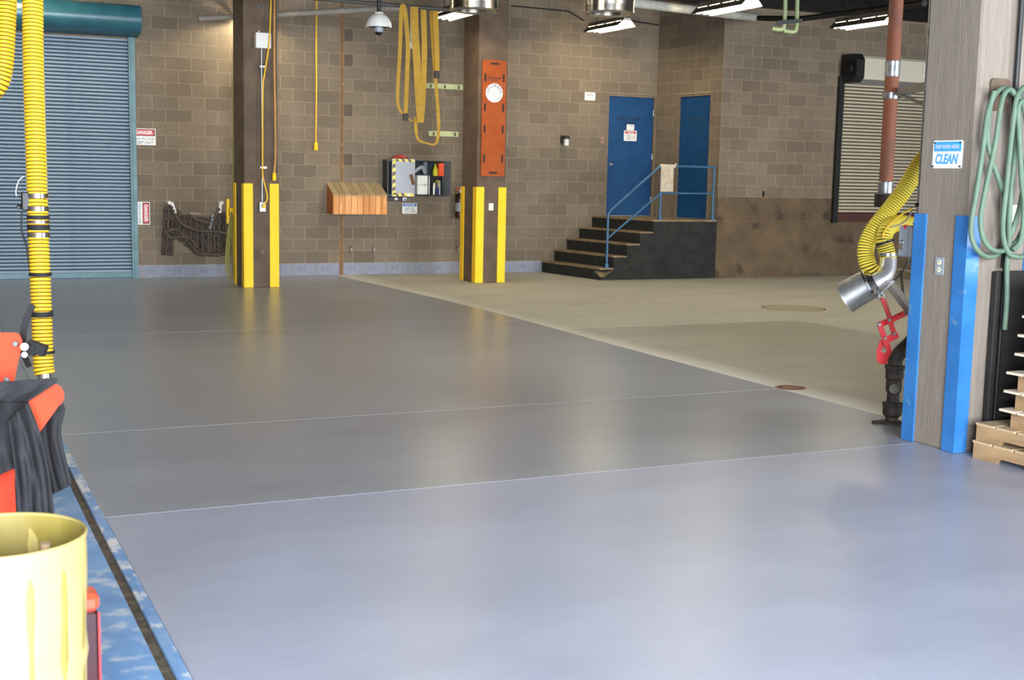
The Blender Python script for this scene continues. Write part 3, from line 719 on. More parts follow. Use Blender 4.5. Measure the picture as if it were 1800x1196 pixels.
# ------------------------------------------------------------------ left pillar fittings
YPF = 18.55
jb = empty('conduit_run', (4.63, YPF, 1.13), 0, 'grey junction box with thin conduit down to an outlet on the left brown pillar', 'electrical box')
MB().cbox((4.535, YPF-.11, 3.47), (4.755, YPF-.001, 3.69), .006).build('junction_box', M_white, jb)
MB().cyl((4.59, YPF-.05, 3.69), (4.59, YPF-.05, 3.72), .016, 8).build('box_fitting', M_gal, jb)
MB().cyl((4.632, YPF-.03, 1.265), (4.632, YPF-.03, 3.47), .012, 8).build('conduit', M_gal, jb)
for z in (1.75, 3.2): MB().box((4.605, YPF-.046, z), (4.70, YPF-.001, z+.03)).build('strap', M_gal, jb)
ob = MB().cbox((4.585, YPF-.06, 1.12), (4.68, YPF-.001, 1.265), .005).build('outlet_box', M_gal, jb)
MB().cyl((4.645, YPF-.062, 1.2), (4.645, YPF-.10, 1.2), .026, 12).build('yellow_plug', M_yellow, jb)
for x in (4.585, 4.64):
    pass
bl = empty('bolt_pair', (4.59, YPF, 4.0), 0, 'two bright bolt heads high on the left brown pillar', 'bolts')
for k, px in enumerate((453.5, 459.5)):
    q = onY(px, 13, YPF); MB().lathe((q.x, YPF, q.z), (0, -1, 0), [(0, .03), (.02, .03), (.024, .02), (.024, 0)], 8).build('bolt', M_chrome, bl)
def cordpath(l, Y): return spline([onY(x, y, Y) for x, y in l], 8)
c_ = empty('power_cord', (4.65, YPF-.05, 1.2), 0, 'yellow power cord running down the left brown pillar into its outlet', 'cord')
MB().tube(cordpath([(477, -25), (475, 40), (472, 85), (465, 130), (462, 160), (461.5, 280), (462, 310), (469, 340), (469, 352), (463, 361)], YPF-.12), .012, 8).build('cable', M_cord, c_)
c_ = empty('hanging_cord', (4.8, YPF-.05, 1.55), 0, 'tan hanging cord with yellow socket along the right edge of the left pillar', 'cord')
MB().tube(cordpath([(482.5, -25), (482, 100), (483.5, 200), (484, 270), (482, 306)], YPF-.07), .016, 8).build('cable', M_cordbr, c_)
q = onY(482, 305, YPF-.07); MB().lathe(q, (0, 0, -1), [(0, -.02), (.02, -.01), (.03, .02), (.03, .10), (.024, .105), (0, .105)], 12).build('socket', M_yellow, c_)
c_ = empty('hanging_cord', (6.0, YB-.25, 2.05), 0, 'free hanging yellow cord with socket in front of the back wall', 'cord')
MB().tube(cordpath([(557, -25), (556, 60), (556.5, 150), (555.5, 230), (555.5, 252)], YB-.3), .013, 8).build('cable', M_cord, c_)
q = onY(555.5, 251, YB-.3); MB().lathe(q, (0, 0, -1), [(0, -.02), (.02, -.01), (.032, .02), (.034, .12), (.026, .125), (0, .125)], 12).build('socket', M_yellow, c_)
c_ = empty('pull_rope', (4.42, 19.1, .3), 0, 'slim straw yellow pull rope hanging beside the left pillar', 'rope')
MB().tube(cordpath([(411, -20), (410.5, 150), (410, 300), (408, 352)], 19.45), .010, 6).build('cable', M_rope, c_)

# rope coil on a yellow hook behind the left pillar
YC = 19.6
rk = empty('rope_hook', onY(407, 400, YC), 0, 'yellow steel H-shaped hook bracket beside the tyre chains', 'hook')
def vb(pa, pb, wpx, Y, mb=None, dep=.05):
    a, b = onY(*pa, Y), onY(*pb, Y); h = wpx*.0095/2; return (mb or MB()).box((min(a.x, b.x)-h, Y-dep/2, min(a.z, b.z)), (max(a.x, b.x)+h, Y+dep/2, max(a.z, b.z)))
vb((400.5, 350), (400.5, 393), 4, YC).build('front_upright', M_yellow, rk)
vb((414.5, 325), (414.5, 389), 3.5, YC).build('rear_upright', M_yellow, rk)
vb((402, 365.5), (413, 378), 1, YC).build('cross_bar', M_yellow, rk)
MB().box((onY(414.5, 325, YC).x-.015, YC, .55), (onY(414.5, 325, YC).x+.015, YB-.9, .6)).build('stem', M_yellow, rk)
rc = empty('rope_coil', onY(406, 480, YC), 0, 'coil of straw yellow rope hanging from the yellow hook', 'rope')
for k in range(5):
    o = (k-2)*1.5
    pts = [(407+o*.2, 372), (403+o, 410), (400+o*1.2, 450), (401+o*1.3, 478+k % 3*4), (406+o*.8, 488+k % 3*4), (411+o, 476), (410+o*.8, 440), (408.5+o*.4, 400)]
    MB().tube(spline([onY(x, y, YC-.05+.012*k) for x, y in pts], 5, True), .0065, 6, closed=True).build('rope_loop', M_rope, rc)

# tyre chains hung on the wall
tc_ = empty('tyre_chains', onY(345, 450, YB-.08), 0, 'rusty tyre chain net slung between two pegs on the back wall', 'tyre chains')
YN = YB-.09
def chain_strand(x0, y0, x1, y1, Y, wob=0, r=.026):
    a, b = onY(x0, y0, Y), onY(x1, y1, Y); n = max(4, int((b-a).length/.028))
    pts = [a.lerp(b, k/n)+Vector((wob*math.sin(k*.9+x0), .010*math.sin(k*1.7+x0), 0)) for k in range(n+1)]
    return MB().tube(pts, lambda i: r*(1.15 if i % 2 else .62), 7).build('chain_strand', M_chainrust, tc_)
def topy(x):
    if x < 300: return 362
    if x < 332: return 362+(x-300)*.62
    if x < 372: return 381
    return 381-(x-372)*.7 if x < 385 else 372
def boty(x):
    if x < 304: return 449
    if x < 312: return 412
    if x < 345: return 418+(x-312)*.85
    return 446+2*math.sin(x)
random.seed(3)
x = 287.5; k = 0
while x < 407:
    x1 = x+random.uniform(-2.5, 2.5)
    chain_strand(x+ (4 if x < 300 else 0), topy(x)+random.uniform(-1, 3), x1, boty(x)+random.uniform(-3, 3), YN-.03*(k % 3), .006)
    x += 3.4; k += 1
for l in ([(289, 410), (310, 404), (335, 430), (350, 446), (378, 448), (405, 446)], [(300, 362), (318, 392), (345, 405), (380, 408), (405, 412)], [(330, 378), (350, 388), (372, 390), (386, 366)], [(290, 405), (300, 418), (330, 418), (350, 440)]):
    pts = resample(spline([onY(a, b, YN-.10) for a, b in l], 8), .03)
    MB().tube(pts, lambda i: .028*(1.1 if i % 2 else .65), 7).build('edge_chain', M_chainrust, tc_)
for (a, b) in (((375, 376), (369, 403)),):
    p0, p1 = onY(*a, YN-.13), onY(*b, YN-.13); n = 9; mb = MB()
    for i in range(n): mb.link_(p0.lerp(p1, i/(n-1)), p1-p0, (1, 0, 0) if i % 2 else (0, 1, 0), .05, .03, .006)
    mb.build('bright_chain', M_gal, tc_)
for px, py in ((294, 356), (385, 356)):
    q = onY(px, py, YB); pg = MB().cyl((q.x, YB-.001, q.z), (q.x, YB-.22, q.z), .028, 12).build('wall_peg', M_white, None); tag(pg, ('cream wall peg holding the %s end of the tyre chains' % ('shutter' if px < 300 else 'pillar')), 'peg')
for px, py, t_ in ((303, 366, .15), (387.5, 366, -.03)):
    q = onY(px, py, YB-.2); MB().bar(q+Vector((-.05*t_, 0, .09)), q+Vector((.3*t_, 0, -.08)), .045, .012, (0, 1, 0)).build('chain_tag', M_white, tc_)
q = onY(343, 376, YB-.16); MB().cyl(q+Vector((-.09, 0, .005)), q+Vector((.09, 0, -.005)), .018, 8).build('spreader_bar', pm('faded_wood', (150, 138, 124), rough=.8), tc_)

# ------------------------------------------------------------------ cedar box
a, b = onY(585.5, 343, YB-.36), onY(680.5, 377, YB-.36)
bx0, bx1, bz0, bz1 = a.x, b.x, b.z, a.z; yf = YB-.36
zb = bz1+.19
cbx = empty('cedar_box', ((bx0+bx1)/2, YB-.18, bz0), 0, 'orange cedar slat box with sloping lid on the back wall', 'box')
for xa in (bx0, bx1-.02): MB().prism([(yf+.02, bz0), (YB-.004, bz0), (YB-.004, zb-.012), (yf+.02, bz1-.006)], 'x', xa, xa+.02).build('side_panel', M_cedarside, cbx)
MB().box((bx0+.02, yf+.02, bz0), (bx1-.02, YB-.004, bz0+.02)).build('bottom_panel', M_cedarside, cbx)
ns_ = 9; wS = (bx1-bx0)/ns_
for i in range(ns_):
    MB().cbox((bx0+i*wS+.003, yf+random.uniform(-.002, .002), bz0-.004), (bx0+(i+1)*wS-.003, yf+.02, bz1-.008), .003).build('front_slat', M_cedar[random.choice((0, 0, 1, 2))], cbx)
    x_, e_ = bx0+i*wS+.003, random.uniform(-.012, .012)
    mb = MB().prism([(yf-.03, bz1-.008), (YB-.004+0, zb-.008+e_), (YB-.004, zb+.012+e_), (yf-.03, bz1+.012)], 'x', x_-.008, x_+wS-.006-.008); mb.build('lid_slat', M_weather[i % 2], cbx)

# ------------------------------------------------------------------ black first-aid cabinet and what it holds
YK = YB-.24
ka, kb = onY(681, 281, YK), onY(792, 345, YK)
kx0, kx1, kz1, kz0 = ka.x, kb.x, ka.z, kb.z
kbn = empty('supply_cabinet', ((kx0+kx1)/2, YB-.12, kz0), 0, 'black open supply cabinet on the back wall beside the cedar box', 'cabinet')
M_kb = pm('black_cabinet_enamel', (40, 44, 48), (33, 36, 40), rough=.45)
t_ = .018
MB().box((kx0, YB-.02, kz0), (kx1, YB-.004, kz1)).build('back_panel', M_kb, kbn)
for x_, n in ((kx0, 'side_panel'), (kx0+(kx1-kx0)*.63, 'divider'), (kx1-t_, 'side_panel')): MB().box((x_, YK, kz0), (x_+t_, YB-.02, kz1)).build(n, M_kb, kbn)
for z_ in (kz0, kz1-t_): MB().box((kx0+t_, YK, z_), (kx1-t_, YB-.02, z_+t_)).build('shelf_panel', M_kb, kbn)
kx = lambda px: onY(px, 310, YK).x
kz = lambda py: onY(735, py, YK).z
MB().box((kx0+(kx1-kx0)*.63+t_, YK, kz(312)), (kx1-t_, YB-.02, kz(312)+.012)).build('shelf_panel', M_kb, kbn)
MB().box((kx(777), YK-.004, kz0+.01), (kx1-.004, YK+.01, kz1-.01)).build('half_door', M_kb, kbn)
# open metal lid with hazard tape
ld = MB().cbox((kx(688), YK-.03, kz(346)), (kx(728.5), YK-.008, kz(280)), .004).build('cabinet_door', pm('grey_steel_panel', (168, 170, 178), (158, 160, 170), rough=.5), kbn)
MT = pm('hazard_tape_yellow', (238, 214, 84), rough=.5); MTb = pm('hazard_tape_grey', (98, 88, 84), rough=.5); MTw = pm('hazard_tape_faded', (236, 228, 206), rough=.5)
def tapestrip(x0, z0, x1, z1, n, vertical, parent):
    for i in range(n):
        m = (MT, MTb, MT, MTw)[i % 4] if i % 2 == 0 else MTb
        a_, b_ = i/n, (i+1)/n; y0, y1 = YK-.033, YK-.030
        m = MT if i % 2 == 0 else (MTb if random.random() < .75 else MTw)
        if vertical: poly = [(x0, z0+(z1-z0)*a_), (x1, z0+(z1-z0)*min(1, a_+.4/n)), (x1, z0+(z1-z0)*min(1, b_+.4/n)), (x0, z0+(z1-z0)*b_)]
        else: poly = [(x0+(x1-x0)*a_, z0), (x0+(x1-x0)*b_, z0), (x0+(x1-x0)*max(0, b_-.5/n), z1), (x0+(x1-x0)*max(0, a_-.5/n), z1)]
        MB().prism(poly, 'y', y0, y1).build('hazard_tape', m, parent)
tapestrip(kx(689), kz(344), kx(694), kz(284), 9, True, ld); tapestrip(kx(690), kz(285), kx(728), kz(280.5), 7, False, ld); tapestrip(kx(690), kz(345.5), kx(727), kz(340), 7, False, ld)
# latch block under the cabinet
lb = empty('timer_box', (kx(694), YB-.12, kz(354)), 0, 'small black control box with white button under the cabinet', 'control box')
MB().cbox((kx(682), YB-.16, kz(354)), (kx(711), YB-.004, kz(347)), .004).build('housing', M_black, lb)
MB().cbox((kx(696.5), YB-.17, kz(352.5)), (kx(702), YB-.158, kz(348.5)), .002).build('button', M_white, lb)
MB().cbox((kx(711), YB-.16, kz(354)), (kx(718), YB-.004, kz(347.5)), .004).build('switch_plate', M_gal, lb)
MB().cyl((kx(715), YB-.158, kz(351.5)), (kx(715), YB-.175, kz(351.5)), .014, 8).build('keyhole', M_black, lb)
wb = tag(empty('first_aid_box', (kx(745), YK+.05, kz(344)), 0), 'white first aid box with small dark print in the black cabinet', 'box')
MB().cbox((kx(734), YK+.0, kz(342)), (kx(755.5), YK+.12, kz(308.5)), .006).build('case', M_signwhite, wb)
MB().box((kx(734), YK-.002, kz(325.4)), (kx(755.5), YK+.0, kz(325))).build('seam', M_printg, wb)
for z_ in (326.5, 323.5): text(wb, 'H', kx(746.5)-wb.location.x, kz(z_)-wb.location.z, .03, .018, M_print, YK-.004-wb.location.y, .02)
ph = tag(empty('wall_phone', (kx(738), YK+.1, kz(305)), 0), 'grey curved handset leaning in the upper part of the black cabinet', 'handset')
MB().tube(spline([(kx(729), YK+.06, kz(303)), (kx(737), YK+.05, kz(297)), (kx(744), YK+.05, kz(294)), (kx(749), YK+.06, kz(303))], 6), lambda i: .035, 10).build('handset_body', M_greybox, ph)
MB().cbox((kx(747), YK+.04, kz(307)), (kx(754.5), YK+.14, kz(284)), .006).build('cradle', pm('slate_plastic', (120, 126, 138), rough=.4), ph)
cm = tag(MB().bar((kx(720.5), YK-.05, kz(307)), (kx(725.5), YK-.05, kz(325)), .045, .03, (0, 1, 0)).bar((kx(721.2), YK-.07, kz(309)), (kx(724.5), YK-.07, kz(322)), .02, .012, (0, 1, 0)).build('knife_pouch', pm('brown_leather', (122, 78, 44), (98, 62, 36), rough=.7), None), 'brown leather pouch clipped on the hazard taped panel', 'pouch')
ob_ = tag(MB().cbox((kx(771), YK+.02, kz(309)), (kx(780)-.0, YK+.1, kz(286)), .004).build('orange_pack', pm('orange_packet', (228, 86, 40), (214, 70, 34), rough=.5), None), 'orange red packet on the upper shelf of the black cabinet', 'packet')
ob_.location.y -= .04
tag(MB().lathe((kx(767.5), YK+.06, kz(309)), (0, 0, 1), [(0, 0), (.045, 0), (.05, .08), (.02, .17), (.012, .21), (0, .21)], 12).build('spray_bottle', pm('yellow_green_bottle', (190, 186, 40), rough=.4), None), 'yellow green bottle beside the orange packet', 'bottle')
for i, (px, m, lab) in enumerate(((764.5, M_signwhite, 'white tube standing nearest the divider on the lower cabinet shelf'), (769.5, pm('navy_tube', (32, 40, 96), rough=.5), 'navy blue tube between the white tubes on the lower cabinet shelf'), (774.5, M_greybox, 'pale grey tube under the yellow rag on the lower cabinet shelf'))):
    tag(MB().lathe((kx(px), YK+.04, kz0+t_+.001), (0, 0, 1), [(0, 0), (.018, 0), (.02, .12), (.012, .2+.02*i), (0, .21+.02*i)], 10).build('tube', m, None), lab, 'tube', 'tubes on the lower cabinet shelf')
tag(MB().lathe((kx(772.5), YK+.09, kz(330)), (0, 0, 1), [(0, 0), (.05, .01), (.055, .08), (.03, .13), (0, .14)], 9).build('yellow_rag', pm('dull_yellow_rag', (196, 178, 60), (164, 144, 50), rough=.9, scale=20), None), 'crumpled dull yellow rag on the lower cabinet shelf', 'rag')
rg = MB(); random.seed(5)
rg.tube(spline([(kx(697), YB-.12, kz1+.03), (kx(703), YB-.1, kz1+.05), (kx(709), YB-.13, kz1+.06), (kx(716), YB-.11, kz1+.035), (kx(720), YB-.12, kz1+.03)], 6), lambda i: .03+.01*math.sin(i*1.3), 10)
tag(rg.build('red_strap', pm('red_webbing', (186, 54, 44), (150, 60, 44), rough=.7, scale=15), None), 'bundle of red strap lying on top of the black cabinet', 'strap')

# fire extinguisher behind the middle pillar
q = onY(808, 384, YB-.14)
fe = empty('fire_extinguisher', (q.x, YB-.14, q.z), 0, 'dark fire extinguisher hanging on the wall behind the middle pillar', 'fire extinguisher')
M_ext = pm('dark_maroon_enamel', (52, 28, 22), (44, 26, 20), rough=.3)
MB().lathe(q, (0, 0, 1), [(0, 0), (.075, .005), (.085, .03), (.085, .34), (.07, .4), (.03, .44), (0, .44)], 18).build('cylinder', M_ext, fe)
MB().lathe(q+Vector((0, 0, .12)), (0, 0, 1), [(.0855, 0), (.0862, .0), (.0862, .15), (.0855, .15)], 18).build('label_band', M_greybox, fe)
MB().cyl(q+Vector((0, 0, .44)), q+Vector((0, 0, .5)), .022, 10).build('valve', M_gal, fe)
MB().bar(q+Vector((.02, 0, .5)), q+Vector((-.09, -.02, .54)), .025, .012).bar(q+Vector((.02, 0, .48)), q+Vector((-.08, -.02, .49)), .025, .012).build('handle', M_red, fe)
MB().tube(spline([q+Vector((.02, -.02, .48)), q+Vector((.09, -.05, .42)), q+Vector((.095, -.05, .2)), q+Vector((.09, -.04, .1))], 5), .011, 8).build('discharge_hose', M_rubber, fe)
MB().box(q+Vector((-.03, .085, .2)), q+Vector((.03, .138, .42))).build('wall_bracket', M_steel_dk, fe)

# pale green hook boards, wall jar lamp, switches, anchor stubs
for (x0, y0, x1, y1, n, lab) in ((748, 147.5, 814, 156.5, 3, 'upper pale green hook board with three hooks on the back wall'), (754, 232, 806, 239, 2, 'lower pale green hook board with two hooks on the back wall')):
    a, b = onY(x0, y0, YB-.03), onY(x1, y0, YB-.03); zc = (onY((x0+x1)/2, (y0+y1)/2, YB-.03).z)
    hbd = empty('hook_board', ((a.x+b.x)/2, YB-.015, zc), 0, lab, 'hook board', 'pale green hook boards')
    MB().cbox((a.x, YB-.03, zc-.045), (b.x, YB-.002, zc+.045), .004).build('board', M_greenboard, hbd)
    for i in range(n):
        x_ = a.x+(b.x-a.x)*((.12, .5, .87)[i] if n == 3 else (.14, .86)[i])
        MB().tube(spline([(x_, YB-.03, zc+.02), (x_, YB-.07, zc+.01), (x_, YB-.08, zc-.01), (x_, YB-.07, zc-.025), (x_, YB-.03, zc-.02)], 4), .009, 6).build('hook', M_iron, hbd)
jl = empty('jar_lamp', onY(995, 257, YB-.12), 0, 'jar shaped wall lamp on the block wall between pillar and blue door', 'wall lamp')
q = jl.location.copy(); q.x = onY(995.5, 250, YB-.1).x
MB().box((q.x-.07, YB-.05, q.z+.05), (q.x-.01, YB-.002, q.z+.19)).build('base_box', M_iron, jl)
MB().lathe((q.x, YB-.1, q.z+.125), (0, 0, 1), [(.055, 0), (.06, .0), (.06, .045), (.03, .06), (0, .06)], 14).build('cap', M_iron, jl)
MB().lathe((q.x, YB-.1, q.z), (0, 0, 1), [(0, 0), (.042, .003), (.05, .02), (.05, .125)], 14).build('glass_jar', M_bulb, jl)
def faceplate(x, y, z, label, rz=0, w_=.07, h_=.115, m=M_white, n=2, holes=M_print):
    f_ = empty('outlet_plate' if n == 2 else 'switch_plate', (x, y, z), rz, label, 'outlet' if n == 2 else 'switch')
    plate(f_, 'face_plate', -w_/2, 0, w_/2, h_, m, -.006, 0, .006)
    if n == 2:
        for z_ in (h_*.3, h_*.72):
            MB().lathe((0, -.006, z_), (0, -1, 0), [(0, .003), (.017, .003), (.017, 0)], 14).build('socket', pm('ivory', (226, 220, 190), rough=.4), f_, local=True)
            for sx in (-.006, .006): MB().box((sx-.0012, -.0105, z_-.002), (sx+.0012, -.009, z_+.008)).build('slot', holes, f_, local=True)
    else: MB().box((-.008, -.016, h_*.4), (.008, -.006, h_*.6)).build('toggle', holes, f_, local=True)
    return f_
q = onY(1058.5, 252, YB-.004); faceplate(q.x, YB-.004, q.z, 'small brown switch plate left of the blue door', n=1, m=pm('brown_plate', (150, 118, 96), rough=.5))
q = onY(863, 370, 18.6-.001); faceplate(q.x, 18.599, q.z, 'white duplex outlet on the middle brown pillar', w_=.08)
faceplate(6.029, 6.283, 1.14, 'grey steel duplex outlet on the grey pillar', R(-90), m=M_greybox, w_=.074)
for i, (px, py) in enumerate(((617, 441), (657, 441), (805, 440))):
    q = onY(px, py, YB-.03); tag(MB().tube(spline([(q.x, YB-.001, q.z+.07), (q.x, YB-.05, q.z+.06), (q.x, YB-.06, q.z), (q.x, YB-.05, q.z-.04)], 4), .011, 6).build('anchor_hook', M_gal, None), ('low wall hook under the cedar box left end', 'low wall hook under the cedar box right end', 'low wall hook beside the middle pillar')[i], 'hook', 'low wall hooks')
q = onY(1342, 341, YR_-.003); faceplate(q.x, YR_-.003, q.z-.05, 'dark switch plate on the wall above the brown plinth', n=1, m=M_black, w_=.05, h_=.1)

# ------------------------------------------------------------------ orange rescue board on the middle pillar
YSB = 18.6-.02
a, b = onY(848.5, 105, YSB), onY(890, 107, YSB); c, d = onY(844.5, 309, YSB), onY(886, 311, YSB)
sbx = (a.x+c.x)/2; sbw = (b.x+d.x)/2-sbx; sz0, sz1 = (c.z+d.z)/2, (a.z+b.z)/2; sh_ = sz1-sz0
sb = empty('rescue_board', (sbx+sbw/2, 18.599, sz0), 0, 'orange rescue board with round white seal on the middle brown pillar', 'rescue board')
plate(sb, 'board', -sbw/2, 0, sbw/2, sh_, M_orange, -.035, -.002, .035)
def slot(cx, cz, w_, h_):
    MB().prism(rrect(cx-w_/2, cz-h_/2, cx+w_/2, cz+h_/2, min(w_, h_)*.49), 'y', -.037, -.034).build('hand_hole', M_hole, sb, local=True)
slot(0, sh_*.97, .15, .034); slot(0, sh_*.03, .15, .034)
for fz in (.85, .595, .41, .155):
    for sx in (-1, 1): slot(sx*sbw*.385, sh_*fz, .036, .13)
text(sb, 'RESCUE BOARD', 0, sh_*.848, sbw*.54, .034, M_print, -.038, .02); text(sb, 'PATROL', 0, sh_*.828, sbw*.32, .03, M_print, -.038, .015)
cz_ = sh_*.72; Rr = .148
sl = MB().lathe((0, -.036, cz_), (0, -1, 0), [(0, .002), (Rr, .002), (Rr, 0)], 36).build('seal', M_signwhite, sb, local=True)
MB().lathe((0, -.0385, cz_), (0, -1, 0), [(Rr*.62, 0), (Rr*.645, 0)], 36).lathe((0, -.0385, cz_), (0, -1, 0), [(Rr*.95, 0), (Rr*.965, 0)], 36).build('seal_rings', M_printg, sl, local=True)
def arctext(body, rad, a0, a1, hgt, flip=False, m=M_print):
    mb = MB()
    for i, ch in enumerate(body):
        if ch == ' ': continue
        V, Fc = glyphs(ch, .02); xs = [v.x for v in V]; ys = [v.y for v in V]; mx_ = (min(xs)+max(xs))/2
        a = R(a0+(a1-a0)*i/(len(body)-1)); s_ = hgt/.72
        vs = []
        for v in V:
            u, q = (v.x-mx_)*s_, v.y*s_-hgt/2
            if flip: rx, rz = (rad-q), u; ang = a; vs.append((math.cos(ang)*rx-math.sin(ang)*rz, -.039, cz_+math.sin(ang)*rx+math.cos(ang)*rz))
            else: rx, rz = (rad+q), -u; vs.append((math.cos(a)*rx-math.sin(a)*rz, -.039, cz_+math.sin(a)*rx+math.cos(a)*rz))
        mb.add(vs, Fc)
    return mb.build('seal_lettering', m, sl, local=True)
arctext('COLORADO', Rr*.79, 172, 8, .042)
arctext('MILITARY DEPARTMENT', Rr*.8, 196, 344, .02, True, M_printg)
# line-art emblem in the middle of the seal
em = MB()
def ln(x0, z0, x1, z1, w_=.004): em.bar((x0, -.0388, cz_+z0), (x1, -.0388, cz_+z1), w_, .0006, (0, 1, 0))
for p_ in ((-.06, -.02, -.02, .045), (-.02, .045, .0, .015), (.0, .015, .025, .05), (.025, .05, .06, -.02), (-.06, -.02, .06, -.02), (-.045, -.045, .045, -.045), (-.045, -.045, -.03, -.02), (.045, -.045, .03, -.02), (0, -.045, 0, .015), (-.03, -.06, .03, -.06), (-.022, .0, .022, .0), (0, .05, 0, .08), (-.012, .065, .012, .065), (-.02, .045, -.03, .06), (.025, .05, .035, .062)): ln(*p_)
em.build('emblem', M_printg, sl, local=True)

# ------------------------------------------------------------------ fluorescent fixtures
def make_fixture():
    f_ = empty('fluorescent_light', (0, 0, 0))
    L_ = 1.24; y0, y1 = -L_/2, L_/2
    for s in (-1, 1):
        A = (s*.055, .10); B = (s*.165, -.015)
        def strip(t0, t1, ya, yb, mb):
            p0 = Vector((A[0]+(B[0]-A[0])*t0, 0, A[1]+(B[1]-A[1])*t0)); p1 = Vector((A[0]+(B[0]-A[0])*t1, 0, A[1]+(B[1]-A[1])*t1)); n = Vector((s*.72, 0, .69))*.004
            o0, o1 = p0+n, p1+n
            vs = []
            for y in (ya, yb): vs += [Vector((p.x, y, p.z)) for p in (p0, p1, o1, o0)]
            mb.add(vs[:], [(0, 1, 5, 4)], 1); mb.add(vs[:], [(1, 2, 6, 5), (2, 3, 7, 6), (3, 0, 4, 7), (0, 3, 2, 1), (4, 5, 6, 7)], 0)
        mb = MB(); strip(0, .16, y0, y1, mb); strip(.28, 1, y0, y1, mb)
        e = [y0, y0+.05, -.36, -.32, -.04, .0+.02, .28, .33, y1-.05, y1]
        for i in range(0, 10, 2): strip(.16, .28, e[i], e[i+1], mb)
        mb.build('reflector_side', [M_fixture, M_refl], f_, local=True)
    MB().cbox((-.058, y0, .085), (.058, y1, .15), .006).build('ballast_housing', M_fixture, f_, local=True)
    for y in (y0, y1-.006):
        MB().prism([(-.075, .07), (.075, .07), (.055, .12), (-.055, .12)], 'y', y, y+.006).build('end_plate', M_refl, f_, local=True)
    for x in (-.06, .06):
        MB().cyl((x, y0+.012, .018), (x, y1-.012, .018), .019, 10).build('tube', M_tube, f_, local=True)
    for y in (y0+.2, y1-.2):
        MB().cyl((0, y, .15), (0, y, 4.76-4.04), .006, 6).build('hanger', M_steel_dk, f_, local=True)
    return f_
fx = make_fixture()
spots = [(7.29, 17.65, 4.04, 'fluorescent light seen behind the first steel duct above the middle pillar'), (10.82, 19.34, 4.235, 'fluorescent light closest to the blue door above the light pool on the wall'),
         (10.17, 14.92, 4.04, 'fluorescent light at the top edge in front of the stair nook'), (12.83, 15.2, 4.04, 'fluorescent light hanging in front of the tan shutter beside the rusty pipe')]
for i, (x, y, z, lab) in enumerate(spots):
    o = fx if i == 0 else copy_tree(fx); o.location = (x, y, z); tag(o, lab, 'ceiling light', 'fluorescent ceiling lights')
for x, y, z in ((4.83, 19.86, 4.04), (1.55, 19.1, 4.5)):     # unseen fixtures added: one hidden by the left pillar, one above the shutter just over the picture
    o = copy_tree(fx); o.location = (x, y, z); tag(o, 'unseen fluorescent light added to the rows above the frame', 'ceiling light', 'fluorescent ceiling lights')
    for c in list(o.children):
        if c.name.startswith('hanger'): bpy.data.objects.remove(c)

for x in (1.4, 4.3, 7.29, 10.17, 12.9, 15.8):     # unseen fixtures added along the rows to light the floor from above
    for y in (11.1,):
        if inframe((x, y+.6, 4.04), 40) or inframe((x, y-.6, 4.04), 40) or (x, y) == (10.17, 14.9): continue
        o = copy_tree(fx); o.location = (x, y, 4.04); tag(o, 'unseen fluorescent light added to the rows above the frame', 'ceiling light', 'fluorescent ceiling lights')

# ------------------------------------------------------------------ steel ducts
def duct(px, py, dep, rad, label):
    q = at(px, py, dep); z0 = q.z
    d_ = empty('steel_duct', (q.x, q.y, z0), 0, label, 'duct')
    MB().lathe((q.x, q.y, z0+.09), (0, 0, 1), [(rad, 0), (rad, CEIL-z0-.09)], 40).build('pipe', M_duct, d_)
    MB().lathe((q.x, q.y, z0), (0, 0, 1), [(rad*.80, .02), (rad*.90, 0), (rad*1.0, .02), (rad*.99, .09)], 40).build('rim', M_duct, d_)
    MB().lathe((q.x, q.y, z0+.12), (0, 0, 1), [(0, 0), (rad*.98, 0)], 40).build('inner_baffle', M_dark, d_)
duct(834, 21, 14, .277, 'polished steel duct hanging in front of the middle pillar')
duct(1070.5, 26, 14, .277, 'polished steel duct hanging above the light by the blue door')

DCN = 17.2
# ------------------------------------------------------------------ pipes under the ceiling
def pipe(name, a, b, r, m, label, cat='pipe', seg=12):
    return tag(MB().cyl(a, b, r, seg).build(name, m, None), label, cat)
za = onY(350, 34, YB-.12).z
a, b = onY(352, 33, YB-.14), onY(412, 29, YB-.4); d_ = (at(690, 15, 18.6)-a)
pipe('grey_pipe', a, at(700, 14, 18.4), .042, M_greypipe, 'weathered grey pipe crossing below the ceiling behind the left pillar')
a, b = at(230, -29, DCN), at(845, 22, DCN)
cpipe = pipe('dark_conduit', a, b, .026, pm('grey_conduit', (70, 68, 64), rough=.6), 'dark conduit carrying the dome camera and yellow straps')
a, b = at(1090, 2, 16.5), onY(1336, 32, YR_-.4); pipe('white_pipe', a, b, .065, M_pvc, 'thick white pipe ending under the ceiling near the stair nook')
a, b = at(1336, 31, 17.6), at(1600, 12, 15); pipe('black_pipe', at(1332, 32, 19.0), at(1400, 33, 18.6), .04, M_steel_dk, 'short black pipe continuing from the white pipe end')
pipe('black_pipe', at(1400, 34, 18.6), at(1625, 6, 15.6), .04, M_steel_dk, 'long black pipe running behind the shutter light')
gp = empty('green_pipes', at(1380, 55, 18), 0, 'pair of pale green pipes bending under the ceiling near the nook', 'pipes')
for i, l in enumerate(([(1381, -30), (1380, 20), (1378, 47), (1372, 52), (1358, 50)], [(1402, -30), (1401, 25), (1400, 50), (1394, 56), (1378, 54)])):
    MB().tube(spline([at(x, y, 18.0) for x, y in l], 6), .03, 10).build('bent_pipe', M_greenpipe, gp)
MB().bar(at(1366, 40, 17.9), at(1410, 36, 17.9), .05, .05).build('clamp', M_black, gp)
pipe('wire_run', onY(900, 10, YB-.06), onY(1000, 20, YB-.06), .012, M_black, 'thin black wire along the top of the back wall')
